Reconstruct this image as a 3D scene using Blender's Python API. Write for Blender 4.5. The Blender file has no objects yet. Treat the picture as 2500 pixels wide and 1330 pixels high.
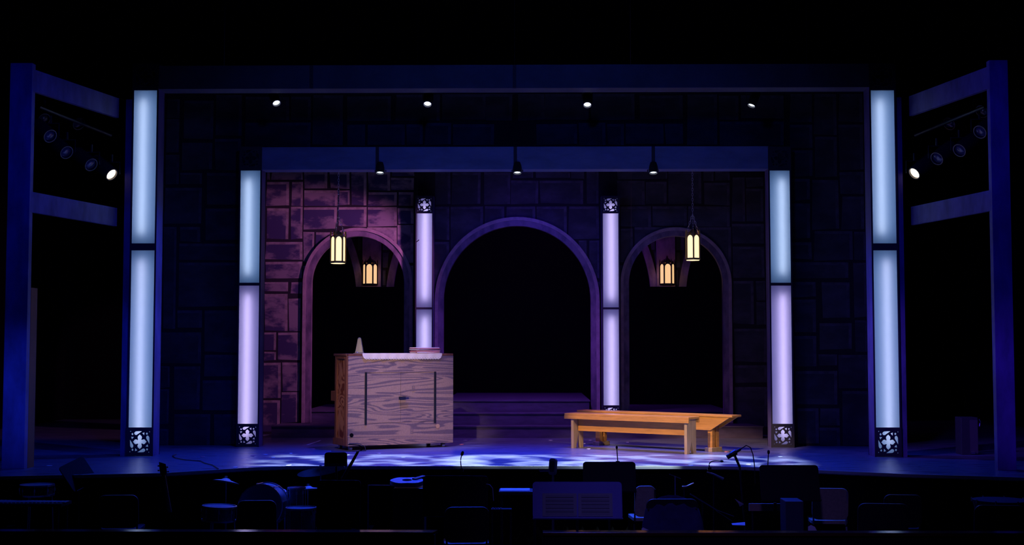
import bpy, math, random
from mathutils import Vector, Matrix
random.seed(7)
SC = bpy.context.scene
COL = SC.collection
PI = math.pi
# ------------------------------------------------------------------ camera
FPX = 3200.0; PITCH = math.atan(185/FPX); YAW = math.atan(44/FPX); CAM = Vector((0.21, 0, 1.4))
cd = bpy.data.cameras.new('camera'); cam = bpy.data.objects.new('camera', cd); COL.objects.link(cam)
cd.sensor_width = 36; cd.lens = 36*FPX/2500; cd.clip_end = 200
cam.location = CAM; cam.rotation_euler = (PI/2+PITCH, 0, YAW)
SC.camera = cam
ROT = cam.rotation_euler.to_matrix()
def P(px, py, Y):
    d = ROT @ Vector(((px-1250)/FPX, (665-py)/FPX, -1))
    return CAM + d*(Y/d.y)
def X(px, Y, py=850): return P(px, py, Y).x
def Z(py, Y, px=1250): return P(px, py, Y).z
def FL(px, py, z=0.0):
    d = ROT @ Vector(((px-1250)/FPX, (665-py)/FPX, -1))
    return CAM + d*((z-CAM.z)/d.z)
# ------------------------------------------------------------------ world, exposure
w = bpy.data.worlds.new('world'); SC.world = w; w.use_nodes = True
w.node_tree.nodes['Background'].inputs[0].default_value = (0.01, 0.02, 0.2, 1)
w.node_tree.nodes['Background'].inputs[1].default_value = 0.0
SC.view_settings.view_transform = 'Standard'; SC.view_settings.look = 'None'
SC.view_settings.exposure = 0.0; SC.view_settings.gamma = 1.0
try: SC.view_settings.use_curve_mapping = False
except Exception: pass
SC.cycles.max_bounces = 6; SC.cycles.diffuse_bounces = 3; SC.cycles.glossy_bounces = 3
SC.cycles.sample_clamp_indirect = 4.0
# ------------------------------------------------------------------ stage lights
def spot(name, loc, target, power, color, angle, blend=0.5, size=0.1, gobo=False, cut=None):
    l = bpy.data.lights.new(name, 'SPOT'); l.energy = power; l.color = color
    l.spot_size = math.radians(angle); l.spot_blend = blend; l.shadow_soft_size = size
    o = bpy.data.objects.new(name, l); COL.objects.link(o); o.location = loc
    o.rotation_euler = (Vector(target)-Vector(loc)).to_track_quat('-Z', 'Y').to_euler()
    if gobo:
        l.use_nodes = True; nt = l.node_tree; n = nt.nodes; em = n['Emission']
        tc = n.new('ShaderNodeNewGeometry'); sp = n.new('ShaderNodeSeparateXYZ'); nt.links.new(tc.outputs['Incoming'], sp.inputs[0])
        dx = n.new('ShaderNodeMath'); dx.operation = 'DIVIDE'; dy = n.new('ShaderNodeMath'); dy.operation = 'DIVIDE'
        nt.links.new(sp.outputs[0], dx.inputs[0]); nt.links.new(sp.outputs[2], dx.inputs[1])
        nt.links.new(sp.outputs[1], dy.inputs[0]); nt.links.new(sp.outputs[2], dy.inputs[1])
        cb = n.new('ShaderNodeCombineXYZ'); nt.links.new(dx.outputs[0], cb.inputs[0]); nt.links.new(dy.outputs[0], cb.inputs[1])
        nz = n.new('ShaderNodeTexNoise'); nz.inputs['Scale'].default_value = gobo; nz.inputs['Detail'].default_value = 1.0
        nt.links.new(cb.outputs[0], nz.inputs['Vector'])
        r = n.new('ShaderNodeMapRange'); r.inputs[1].default_value = .45; r.inputs[2].default_value = .60; r.inputs[3].default_value = 0.02; r.inputs[4].default_value = 1.0
        nt.links.new(nz.outputs[0], r.inputs[0]); last = r.outputs[0]
        if cut:      # the lamp's own shutters, set so that its beam lands between two depths of the stage floor
            ra = [(y-loc[1])/(0-loc[2]) for y in cut]
            for k, q in enumerate(ra):
                sgn = 1 if ra[1-k] > q else -1
                m = n.new('ShaderNodeMapRange'); m.inputs[1].default_value = q; m.inputs[2].default_value = q+sgn*(.004 if k == 0 else .03)
                nt.links.new(dy.outputs[0], m.inputs[0]); mm = n.new('ShaderNodeMath'); mm.operation = 'MULTIPLY'
                nt.links.new(last, mm.inputs[0]); nt.links.new(m.outputs[0], mm.inputs[1]); last = mm.outputs[0]
        nt.links.new(last, em.inputs['Strength'])
    return o
BLUE = (0.02, 0.06, 1.0)
for i_, (x_, p_) in enumerate(((-3.45, 480), (-1.35, 1700), (.85, 1700), (3.1, 650))):
    spot('blue_backlight_%d' % (i_+1), (x_, 17.62, 4.66), (x_*1.05, 16.35, 0), p_, (0.012, 0.05, 1.0), 84, 0.9, .05)
spot('blue_beam_wash', (0, 8.5, 5.2), (0, 18.6, 4.1), 280, (0.03, 0.10, 1.0), 62, 1.0, .3)
spot('pattern_light_left', (-1.9, 14.3, 7.4), (-.95, 16.3, 0), 15000, (0.62, 0.8, 1.0), 36, 0.35, .02, gobo=14, cut=(FL(1200, 1138).y-.008, 17.5))
spot('pattern_light_right', (2.3, 14.3, 7.4), (1.35, 16.3, 0), 15000, (0.62, 0.8, 1.0), 36, 0.35, .02, gobo=14, cut=(FL(1200, 1138).y-.008, 17.5))
spot('blue_cross_left', (1.0, 12.4, 5.0), (-4.95, 17.2, .9), 1500, (0.01, 0.05, 1.0), 17, 1.0, .1)
spot('blue_cross_right', (-.8, 12.4, 5.0), (4.95, 17.2, .9), 1500, (0.20, 0.09, 1.0), 17, 1.0, .1)
spot('bench_top_light', (2.6, 17.55, 4.7), (2.0, 17.9, 0.4), 700, (1.0, .78, .60), 30, 0.7, .06)
spot('piano_top_light', (-2.2, 17.6, 4.7), (-1.55, 18.5, 1.3), 280, (1.0, .85, .75), 24, 0.7, .06)
spot('blue_side_left', (-3.2, 10, 2.4), (-6.0, 15.3, 0.75), 900, (0.02, 0.06, 1.0), 19, 1.0, .1)
spot('blue_side_right', (3.2, 10, 2.4), (6.15, 15.3, 0.9), 520, (0.10, 0.03, 1.0), 24, 1.0, .1)
spot('blue_tower_left', (-3.0, 12.0, 5.0), (-5.9, 15.8, 2.8), 260, (0.01, 0.03, 1.0), 60, 1.0, .1)
spot('blue_tower_right', (3.0, 12.0, 5.0), (5.9, 15.8, 2.8), 260, (0.03, 0.02, 1.0), 60, 1.0, .1)
spot('magenta_left_wall', (0.2, 19.05, 3.7), (-3.7, 21.4, 2.2), 460, (0.76, 0.25, 0.78), 50, 0.45, .12)
spot('purple_floor_wash', (0.2, 19.2, 3.8), (0.2, 19.9, 0), 330, (0.36, 0.12, 1.0), 115, 1.0, .2)
spot('blue_wall_fill', (0.2, 19.2, 3.8), (0.2, 21.4, 2.2), 60, (0.08, 0.03, 1.0), 120, 1.0, .2)
spot('bench_fill', (5.2, 9.5, 5.6), (2.0, 17.9, 0.25), 1500, (1.0, .74, .58), 13, 0.5, .08)
spot('header_wash', (0.3, 22.1, 4.7), (0.3, 23.4, 3.4), 150, (0.30, 0.05, 1.0), 150, 1.0, .1)
spot('piano_key', (-2.4, 8.5, 6.2), (-1.68, 18.3, 0.70), 3200, (1.0, 0.72, 0.54), 12.6, 0.9, .08)
spot('bench_key', (-3.0, 9.5, 7.6), (2.0, 17.95, 0.22), 6800, (1.0, 0.66, 0.40), 14.5, 0.4, .08)
spot('pit_back_light_left', (-3.0, 16.9, 4.4), (-3.2, 13.6, -.6), 60, (0.05, 0.12, 1.0), 75, 0.8, .05)
spot('pit_back_light_right', (3.0, 16.9, 4.4), (3.0, 13.6, -.6), 60, (0.05, 0.12, 1.0), 75, 0.8, .05)
spot('dim_house_light', (1.0, 5.0, 4.4), (2.0, 13.4, -.6), 330, (0.18, 0.12, 1.0), 34, 1.0, .2)
# ------------------------------------------------------------------ materials
def nodemat(name):
    m = bpy.data.materials.new(name); m.use_nodes = True
    return m, m.node_tree, m.node_tree.nodes['Principled BSDF']
def M(name, c, rough=.6, metal=0.0, spec=.5, noise=0.0, scale=8, c2=None, stretch=(1, 1, 1), bump=0.0, hard=None):
    m, nt, b = nodemat(name); L = nt.links; n = nt.nodes
    b.inputs['Base Color'].default_value = (*c, 1); b.inputs['Roughness'].default_value = rough
    b.inputs['Metallic'].default_value = metal; b.inputs['Specular IOR Level'].default_value = spec
    if c2 or noise or bump:
        tc = n.new('ShaderNodeTexCoord'); mp = n.new('ShaderNodeMapping'); mp.inputs['Scale'].default_value = stretch
        nz = n.new('ShaderNodeTexNoise'); nz.inputs['Scale'].default_value = scale; nz.inputs['Detail'].default_value = 6
        nz.inputs['Roughness'].default_value = .6
        L.new(tc.outputs['Object'], mp.inputs[0]); L.new(mp.outputs[0], nz.inputs['Vector'])
        rp = n.new('ShaderNodeValToRGB'); lo, hi = hard or (.35, .65)
        rp.color_ramp.elements[0].position = lo; rp.color_ramp.elements[1].position = hi
        c2 = c2 or tuple(v*(1-noise) for v in c)
        rp.color_ramp.elements[0].color = (*c2, 1); rp.color_ramp.elements[1].color = (*c, 1)
        L.new(nz.outputs[0], rp.inputs[0]); L.new(rp.outputs[0], b.inputs['Base Color'])
        if bump:
            bp = n.new('ShaderNodeBump'); bp.inputs['Strength'].default_value = bump; bp.inputs['Distance'].default_value = .01
            L.new(nz.outputs[0], bp.inputs['Height']); L.new(bp.outputs[0], b.inputs['Normal'])
    return m
def emis(name, c, s):
    m, nt, b = nodemat(name); b.inputs['Base Color'].default_value = (*c, 1)
    b.inputs['Emission Color'].default_value = (*c, 1); b.inputs['Emission Strength'].default_value = s
    return m
def diffuser(name, c):
    m = bpy.data.materials.new(name); m.use_nodes = True; nt = m.node_tree; n = nt.nodes; n.clear()
    o = n.new('ShaderNodeOutputMaterial'); t = n.new('ShaderNodeBsdfTranslucent'); t.inputs[0].default_value = (*c, 1)
    g = n.new('ShaderNodeBsdfDiffuse'); g.inputs[0].default_value = (.25, .25, .27, 1); mx = n.new('ShaderNodeMixShader'); mx.inputs[0].default_value = .12
    nt.links.new(t.outputs[0], mx.inputs[1]); nt.links.new(g.outputs[0], mx.inputs[2]); nt.links.new(mx.outputs[0], o.inputs[0])
    return m
def floor_mat():
    m, nt, b = nodemat('stage_floor_paint'); L = nt.links; n = nt.nodes
    tc = n.new('ShaderNodeTexCoord'); mp = n.new('ShaderNodeMapping'); mp.inputs['Scale'].default_value = (.6, 9, 1)
    nz = n.new('ShaderNodeTexNoise'); nz.inputs['Scale'].default_value = 4; nz.inputs['Detail'].default_value = 8
    L.new(tc.outputs['Object'], mp.inputs[0]); L.new(mp.outputs[0], nz.inputs['Vector'])
    rp = n.new('ShaderNodeValToRGB'); rp.color_ramp.elements[0].position = .3; rp.color_ramp.elements[1].position = .72
    rp.color_ramp.elements[0].color = (.025, .025, .06, 1); rp.color_ramp.elements[1].color = (.22, .22, .32, 1)
    L.new(nz.outputs[0], rp.inputs[0]); L.new(rp.outputs[0], b.inputs['Base Color'])
    r2 = n.new('ShaderNodeMapRange'); r2.inputs[3].default_value = .14; r2.inputs[4].default_value = .5
    L.new(nz.outputs[0], r2.inputs[0]); L.new(r2.outputs[0], b.inputs['Roughness'])
    bp = n.new('ShaderNodeBump'); bp.inputs['Strength'].default_value = .5; bp.inputs['Distance'].default_value = .004
    L.new(nz.outputs[0], bp.inputs['Height']); L.new(bp.outputs[0], b.inputs['Normal'])
    return m
def ply_mat(name, c1, c2, scale, dist, rot=(0, 0, 0), st=(1, 1, 1)):
    m, nt, b = nodemat(name); L = nt.links; n = nt.nodes
    tc = n.new('ShaderNodeTexCoord'); mp = n.new('ShaderNodeMapping'); mp.inputs['Scale'].default_value = st; mp.inputs['Rotation'].default_value = rot
    L.new(tc.outputs['Object'], mp.inputs[0])
    nz = n.new('ShaderNodeTexNoise'); nz.inputs['Scale'].default_value = scale; nz.inputs['Detail'].default_value = 2.2; nz.inputs['Roughness'].default_value = .45; nz.inputs['Distortion'].default_value = .5
    L.new(mp.outputs[0], nz.inputs['Vector'])
    mu = n.new('ShaderNodeMath'); mu.operation = 'MULTIPLY'; mu.inputs[1].default_value = dist; L.new(nz.outputs[0], mu.inputs[0])
    fr = n.new('ShaderNodeMath'); fr.operation = 'SINE'; L.new(mu.outputs[0], fr.inputs[0]); fa = n.new('ShaderNodeMath'); fa.operation = 'MULTIPLY_ADD'; fa.inputs[1].default_value = .5; fa.inputs[2].default_value = .5; L.new(fr.outputs[0], fa.inputs[0]); fr = fa
    rp = n.new('ShaderNodeValToRGB'); rp.color_ramp.elements[0].position = .22; rp.color_ramp.elements[1].position = .50
    rp.color_ramp.elements[0].color = (*c1, 1); rp.color_ramp.elements[1].color = (*c2, 1)
    L.new(fr.outputs[0], rp.inputs[0])
    fn = n.new('ShaderNodeTexNoise'); fn.inputs['Scale'].default_value = 60; fn.inputs['Detail'].default_value = 3
    L.new(tc.outputs['Object'], fn.inputs['Vector'])
    mx = n.new('ShaderNodeMix'); mx.data_type = 'RGBA'; mx.blend_type = 'MULTIPLY'; mx.inputs[0].default_value = .45
    L.new(rp.outputs[0], mx.inputs[6]); L.new(fn.outputs[0], mx.inputs[7]); L.new(mx.outputs[2], b.inputs['Base Color'])
    b.inputs['Roughness'].default_value = .42
    return m
mBLACK = M('black_drape', (.004, .004, .005), .95, spec=.1)
mPAINT = M('scenic_paint', (.15, .12, .30), .55, noise=.45, scale=5, stretch=(1, 1, .4))
mFRAME = M('dark_frame_paint', (.022, .02, .035), .6)
mBEAM = M('beam_paint', (.16, .20, .42), .6, noise=.3, scale=3, stretch=(.6, 1, 2))
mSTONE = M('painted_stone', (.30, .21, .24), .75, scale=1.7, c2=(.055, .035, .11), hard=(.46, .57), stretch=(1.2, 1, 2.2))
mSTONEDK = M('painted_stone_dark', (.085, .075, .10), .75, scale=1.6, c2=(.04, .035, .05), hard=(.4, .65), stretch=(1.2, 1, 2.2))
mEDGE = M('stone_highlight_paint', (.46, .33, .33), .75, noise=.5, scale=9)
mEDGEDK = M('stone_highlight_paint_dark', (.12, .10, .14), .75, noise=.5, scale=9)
mMORT = M('mortar_paint', (.020, .014, .022), .9)
mTRIM = M('arch_trim_paint', (.30, .19, .26), .5, scale=5, c2=(.12, .08, .13), hard=(.38, .6), stretch=(1, 1, .5))
mMOULD = M('moulding_paint', (.50, .33, .36), .45, noise=.3, scale=9)
mSTEP = M('step_paint', (.13, .09, .16), .55, noise=.4, scale=6, stretch=(.6, 2, 2))
mFLOOR = floor_mat()
mWHITE = M('white_reflector', (.35, .35, .4), .8)
mDIFF = diffuser('diffuser_panel', (.78, .83, .93))
mPIT = M('pit_black', (.006, .006, .008), .8, spec=.2)
mRUB = M('black_plastic', (.012, .012, .015), .45)
mMETBLK = M('black_metal', (.015, .015, .02), .35, spec=.6)
mCHROME = M('chrome', (.7, .7, .75), .28, metal=1)
mBRASS = M('brass', (.75, .55, .22), .3, metal=1)
mIRON = M('lantern_iron', (.06, .035, .02), .5, metal=.3)
mGLASS = emis('lantern_glass_lit', (1.0, .74, .42), 1.35)
mGLASS2 = emis('lantern_glass_lit_deep', (1.0, .60, .28), .95)
mPLY = ply_mat('piano_plywood', (.24, .16, .16), (.52, .33, .23), 1.35, 95, st=(.34, .34, 3.4))
mPLYEND = ply_mat('piano_side_veneer', (.16, .035, .012), (.42, .17, .07), 1.6, 85, st=(2, 2, 1.3))
mMAHOG = M('piano_wood', (.24, .085, .04), .35, noise=.4, scale=10, stretch=(1, 1, .2))
mBENCH = M('varnished_pine', (.56, .26, .055), .32, noise=.25, scale=7, stretch=(.3, 1, 6))
mBENCH2 = M('varnished_pine_end', (.44, .31, .18), .38, noise=.25, scale=9, stretch=(3, 3, .5))
mLACE = M('white_lace', (.90, .78, .55), .8)
mPAPER = M('paper', (.8, .8, .78), .7)
mINK = M('ink', (.03, .03, .05), .7)
mREDP = M('red_folder', (.35, .06, .08), .6)
mPINKP = M('pink_folder', (.6, .3, .35), .6)
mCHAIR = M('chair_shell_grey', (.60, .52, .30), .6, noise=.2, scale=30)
mCHAIRDK = M('chair_shell_black', (.014, .014, .018), .5)
mRAIL = M('varnished_rail', (.10, .045, .02), .16, noise=.3, scale=6, stretch=(.3, 3, 3))
mSPARK = M('sparkle_wrap', (.25, .45, .5), .25, metal=.8, noise=.7, scale=120, bump=.8)
mSKIN = M('drum_head', (.30, .32, .36), .3)
mCYM = M('cymbal_bronze', (.60, .58, .50), .4, metal=.25, noise=.4, scale=14, stretch=(1, 1, 1))
mGUIT = M('guitar_top', (.45, .42, .5), .35)
mFAB = M('draped_jacket', (.05, .05, .16), .85, noise=.4, scale=8)
mLENS = emis('lamp_lens_warm', (1.0, .80, .58), 2.2)
mLENSB = emis('lamp_lens_cool', (.80, .88, 1.0), 1.6)
mSTAND = M('music_desk_paint', (.010, .010, .013), .6, spec=.2)
mORANGE = M('warm_lit_post_colour', (.30, .10, .03), .7)  # warm light on the left post's inner return, put into the colour
# ------------------------------------------------------------------ mesh builder
class MB:
    def __init__(s): s.v = []; s.f = []; s.mi = []; s.T = Matrix.Identity(4); s.cur = 0
    def add(s, vs, fs, mi=None):
        o = len(s.v); s.v += [s.T @ Vector(v) for v in vs]
        s.f += [tuple(i+o for i in f) for f in fs]; s.mi += [s.cur if mi is None else mi]*len(fs); return s
    def box(s, a, b, mi=None):
        x0, y0, z0 = (min(a[i], b[i]) for i in range(3)); x1, y1, z1 = (max(a[i], b[i]) for i in range(3))
        return s.add([(x0, y0, z0), (x1, y0, z0), (x1, y1, z0), (x0, y1, z0), (x0, y0, z1), (x1, y0, z1), (x1, y1, z1), (x0, y1, z1)],
                     [(0, 3, 2, 1), (4, 5, 6, 7), (0, 1, 5, 4), (1, 2, 6, 5), (2, 3, 7, 6), (3, 0, 4, 7)], mi)
    def tube(s, pts, r, n=8, mi=None, cap=True):
        pts = [Vector(p) for p in pts]; rs = r if isinstance(r, (list, tuple)) else [r]*len(pts); rings = []
        for i, p in enumerate(pts):
            t = (pts[min(i+1, len(pts)-1)]-pts[max(i-1, 0)]).normalized()
            u = t.cross(Vector((0, 0, 1)));
            if u.length < 1e-3: u = t.cross(Vector((0, 1, 0)))
            u.normalize(); v = t.cross(u)
            rings.append([p+(u*math.cos(2*PI*k/n)+v*math.sin(2*PI*k/n))*rs[i] for k in range(n)])
        vs = [q for ring in rings for q in ring]; fs = []
        for i in range(len(pts)-1):
            for k in range(n): fs.append((i*n+k, i*n+(k+1) % n, (i+1)*n+(k+1) % n, (i+1)*n+k))
        if cap: fs += [tuple(range(n))[::-1], tuple(range((len(pts)-1)*n, len(pts)*n))]
        return s.add(vs, fs, mi)
    def lathe(s, prof, n=32, mi=None, cap=True):   # prof (r,z) about local z
        vs = [(r*math.cos(2*PI*k/n), r*math.sin(2*PI*k/n), z) for r, z in prof for k in range(n)]; fs = []
        for i in range(len(prof)-1):
            for k in range(n): fs.append((i*n+k, i*n+(k+1) % n, (i+1)*n+(k+1) % n, (i+1)*n+k))
        if cap: fs += [tuple(range(n))[::-1], tuple(range((len(prof)-1)*n, len(prof)*n))]
        return s.add(vs, fs, mi)
    def prism(s, poly, y0, y1, mi=None):    # poly in xz, extruded in y
        n = len(poly); vs = [(x, y0, z) for x, z in poly]+[(x, y1, z) for x, z in poly]
        return s.add(vs, [tuple(range(n)), tuple(range(n, 2*n))[::-1]]+[(i, i+n, (i+1) % n+n, (i+1) % n) for i in range(n)], mi)
    def prismz(s, poly, z0, z1, mi=None):
        n = len(poly); vs = [(x, y, z0) for x, y in poly]+[(x, y, z1) for x, y in poly]
        return s.add(vs, [tuple(range(n))[::-1], tuple(range(n, 2*n))]+[(i, (i+1) % n, (i+1) % n+n, i+n) for i in range(n)], mi)
    def obj(s, name, mats, parent=None, smooth=False, bevel=0):
        me = bpy.data.meshes.new(name); me.from_pydata([tuple(v) for v in s.v], [], s.f)
        mats = mats if isinstance(mats, (list, tuple)) else [mats]
        for m in mats: me.materials.append(m)
        for p, i in zip(me.polygons, s.mi): p.material_index = min(i, len(mats)-1); p.use_smooth = smooth
        me.update(); o = bpy.data.objects.new(name, me); COL.objects.link(o)
        if parent:
            o.parent = parent; bpy.context.view_layer.update(); o.matrix_parent_inverse = parent.matrix_world.inverted()
        if bevel:
            b = o.modifiers.new('bevel', 'BEVEL'); b.width = bevel; b.segments = 2; b.limit_method = 'ANGLE'
        if smooth:
            try: me.set_sharp_from_angle(angle=math.radians(38))
            except Exception: pass
        return o
def tag(o, label, cat, group=None):
    o['label'] = label; o['category'] = cat
    if group: o['group'] = group
    return o
def thing(name, loc, label, cat, group=None, rz=0):
    o = bpy.data.objects.new(name, None); COL.objects.link(o); o.location = loc; o.rotation_euler.z = rz
    o.empty_display_size = .1; bpy.context.view_layer.update(); return tag(o, label, cat, group)
def struct(o): o['kind'] = 'structure'; return o
def TR(x, y, z, rz=0, rx=0, ry=0): return Matrix.Translation((x, y, z)) @ Matrix.Rotation(rz, 4, 'Z') @ Matrix.Rotation(ry, 4, 'Y') @ Matrix.Rotation(rx, 4, 'X')
# ------------------------------------------------------------------ convex clipping for flats with arches
def clip(poly, p, nx, nz, keep):
    out = []
    for i in range(len(poly)):
        a, b = poly[i], poly[(i+1) % len(poly)]
        da = ((a[0]-p[0])*nx+(a[1]-p[1])*nz)*keep; db = ((b[0]-p[0])*nx+(b[1]-p[1])*nz)*keep
        if da >= 0: out.append(a)
        if (da >= 0) != (db >= 0):
            t = da/(da-db); out.append((a[0]+(b[0]-a[0])*t, a[1]+(b[1]-a[1])*t))
    return out if len(out) > 2 else []
def area(p): return abs(sum(p[i][0]*p[(i+1) % len(p)][1]-p[(i+1) % len(p)][0]*p[i][1] for i in range(len(p))))/2
def subtract(polys, conv):      # conv CCW
    res = []
    for poly in polys:
        rem = poly
        for i in range(len(conv)):
            a, b = conv[i], conv[(i+1) % len(conv)]
            nx, nz = (b[1]-a[1]), -(b[0]-a[0])          # outward normal
            out = clip(rem, a, nx, nz, 1)
            if out and area(out) > 1e-6: res.append(out)
            rem = clip(rem, a, nx, nz, -1)
            if not rem: break
    return res
def ellipse_arch(cx, rx, zs, rz, zb, n=22):   # CCW: bottom-left, bottom-right, up over
    return [(cx-rx, zb), (cx+rx, zb)]+[(cx+rx*math.cos(PI*k/n), zs+rz*math.sin(PI*k/n)) for k in range(n+1)]
def flat(name, rect, stones, holes, Y, label, cat, dark=False, thick=.05, parent=None):
    """painted stone flat: rect & stones in world xz; stones painted with a light top/right edge"""
    b = MB(); base = [[(rect[0], rect[2]), (rect[1], rect[2]), (rect[1], rect[3]), (rect[0], rect[3])]]
    for h in holes: base = subtract(base, h)
    for p in base: b.prism(p, Y, Y+thick, 0)
    for (x0, x1, z0, z1) in stones:
        x0, x1 = max(x0, rect[0]+.005), min(x1, rect[1]-.005); z0, z1 = max(z0, rect[2]+.005), min(z1, rect[3]-.005)
        if x1-x0 < .03 or z1-z0 < .03: continue
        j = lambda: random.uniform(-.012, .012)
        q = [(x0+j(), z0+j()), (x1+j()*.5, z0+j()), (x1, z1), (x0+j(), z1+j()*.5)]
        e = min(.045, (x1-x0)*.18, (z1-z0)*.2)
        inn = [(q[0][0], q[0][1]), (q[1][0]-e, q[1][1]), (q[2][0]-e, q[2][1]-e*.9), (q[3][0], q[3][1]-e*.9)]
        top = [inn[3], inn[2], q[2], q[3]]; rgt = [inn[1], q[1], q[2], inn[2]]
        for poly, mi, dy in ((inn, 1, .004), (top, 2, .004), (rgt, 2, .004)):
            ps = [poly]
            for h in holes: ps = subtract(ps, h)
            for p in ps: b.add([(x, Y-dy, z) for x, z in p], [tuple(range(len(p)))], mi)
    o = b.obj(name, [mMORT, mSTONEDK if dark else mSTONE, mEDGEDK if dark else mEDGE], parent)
    if label: tag(o, label, cat)
    return o
def R(Y, *rs): return [(X(a, Y), X(c, Y), Z(d, Y), Z(b, Y)) for a, b, c, d in rs]
# ------------------------------------------------------------------ setting
edge_px = [(-900, 1185), (-300, 1170), (0, 1163), (400, 1155), (620, 1141), (700, 1138), (1700, 1138), (1800, 1139), (2000, 1148), (2200, 1157), (2500, 1166), (2900, 1175), (3500, 1185)]
edge = [(FL(x, y).x, FL(x, y).y) for x, y in edge_px]
edge = [(-9, edge[0][1])]+[e for e in edge if abs(e[0]) < 8.9]+[(9, edge[-1][1])]
b = MB(); b.prismz(edge+[(9, 26), (-9, 26)], -.04, 0); struct(b.obj('floor', mFLOOR))
b = MB(); b.box((-9, -2, -1.1), (9, 26, -1.0)); struct(b.obj('pit_floor', mPIT))
b = MB(); b.box((-9, 25.9, -1), (9, 26, 8)); struct(b.obj('wall_back', mBLACK))
b = MB(); b.box((-9.1, -2, -1.1), (-9, 26, 8)); struct(b.obj('wall_left', mBLACK))
b = MB(); b.box((9, -2, -1.1), (9.1, 26, 8)); struct(b.obj('wall_right', mBLACK))
b = MB(); b.box((-9.1, -2, 8), (9.1, 26, 8.1)); struct(b.obj('ceiling', mBLACK))
# pleated black skirt under the stage lip
b = MB(); pts = []
dense = []
for i in range(len(edge)-1):
    a, c = Vector(edge[i]), Vector(edge[i+1]); n = max(2, int((c-a).length/.09))
    dense += [a.lerp(c, k/n) for k in range(n)]
vs = []; 
for k, p in enumerate(dense):
    o_ = .03*(k % 2)+.10
    vs += [(p.x, p.y+o_+.02, -1.0), (p.x, p.y+o_+.02, -.04), (p.x, p.y+o_+.06, -1.0), (p.x, p.y+o_+.06, -.04)]
fs = []
for k in range(len(dense)-1):
    i = 4*k; fs += [(i, i+4, i+5, i+1), (i+2, i+3, i+7, i+6), (i+1, i+5, i+7, i+3)]
b.add(vs, fs); struct(b.obj('stage_skirt', mBLACK))
b = MB()
for i in range(len(edge)-1):
    a, c = edge[i], edge[i+1]
    b.add([(a[0], a[1]-.012, -.03), (c[0], c[1]-.012, -.03), (c[0], c[1]+.012, -.03), (a[0], a[1]+.012, -.03),
           (a[0], a[1]-.012, .004), (c[0], c[1]-.012, .004), (c[0], c[1]+.012, .004), (a[0], a[1]+.012, .004)],
          [(0, 3, 2, 1), (4, 5, 6, 7), (0, 1, 5, 4), (1, 2, 6, 5), (2, 3, 7, 6), (3, 0, 4, 7)])
struct(b.obj('stage_edge_trim', M('pale_edge_strip', (.55, .55, .52), .4)))
# scallops of loosely hanging tape cord under the lip
# ------------------------------------------------------------------ quatrefoil grille
def grille_mesh(w_, h_, t=.012):
    cu = bpy.data.curves.new('grille', 'CURVE'); cu.dimensions = '2D'; cu.fill_mode = 'BOTH'; cu.extrude = t/2
    def poly(pts):
        s = cu.splines.new('POLY'); s.points.add(len(pts)-1)
        for q, (x, y) in zip(s.points, pts): q.co = (x*w_/2, y*h_/2, 0, 1)
        s.use_cyclic_u = True
    poly([(-1, -1), (1, -1), (1, 1), (-1, 1)])
    def rot(p, k):
        x, y = p
        for _ in range(k): x, y = y, -x
        return x, y
    q = []
    for k in range(4):
        lobe = []
        c, r = .295, .172
        for a in range(-52, 233, 15):
            aa = math.radians(a); lobe.append((r*math.cos(aa), c+r*math.sin(aa)))
        lobe = [p if not (p[1] > .42 and abs(p[0]) < .05) else (0, .53) for p in lobe][::-1]
        q += [rot(p, k) for p in lobe]
    poly(q)
    for k in range(4):
        tear = [(.17, .74), (-.05, .74), (-.30, .73), (-.39, .68), (-.44, .60), (-.40, .51), (-.31, .47), (-.22, .49), (-.02, .62)]
        poly([rot(p, k) for p in tear])
        poly([rot((-.565+.075*math.cos(a*PI/5), .535+.075*math.sin(a*PI/5)), k) for a in range(10)])
        poly([rot(p, k) for p in [(.17, .60), (.36, .66), (.33, .44)]])
        poly([rot((-.70+.038*math.cos(a*PI/3), .73+.038*math.sin(a*PI/3)), k) for a in range(6)])
    o = bpy.data.objects.new('tmp', cu); COL.objects.link(o); bpy.context.view_layer.update()
    me = bpy.data.meshes.new_from_object(o.evaluated_get(bpy.context.evaluated_depsgraph_get()))
    bpy.data.objects.remove(o); return me
def grille(cx, Y, z0, z1, w_, parent, name='quatrefoil_grille'):
    me = grille_mesh(w_, z1-z0); me.materials.clear(); me.materials.append(mFRAME)
    o = bpy.data.objects.new(name, me); COL.objects.link(o)
    o.matrix_world = Matrix.Translation((cx, Y, (z0+z1)/2)) @ Matrix.Rotation(PI/2, 4, 'X')
    o.parent = parent; bpy.context.view_layer.update(); o.matrix_parent_inverse = parent.matrix_world.inverted()
    return o
def strip_light(cx, y, z0, z1, w_, power, color):
    l = bpy.data.lights.new('tube_light', 'AREA'); l.shape = 'RECTANGLE'; l.size = w_; l.size_y = z1-z0
    l.energy = power*(z1-z0); l.color = color; l.spread = PI
    o = bpy.data.objects.new('tube_light', l); COL.objects.link(o); o.location = (cx, y, (z0+z1)/2); o.rotation_euler = (-PI/2, 0, 0)
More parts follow.
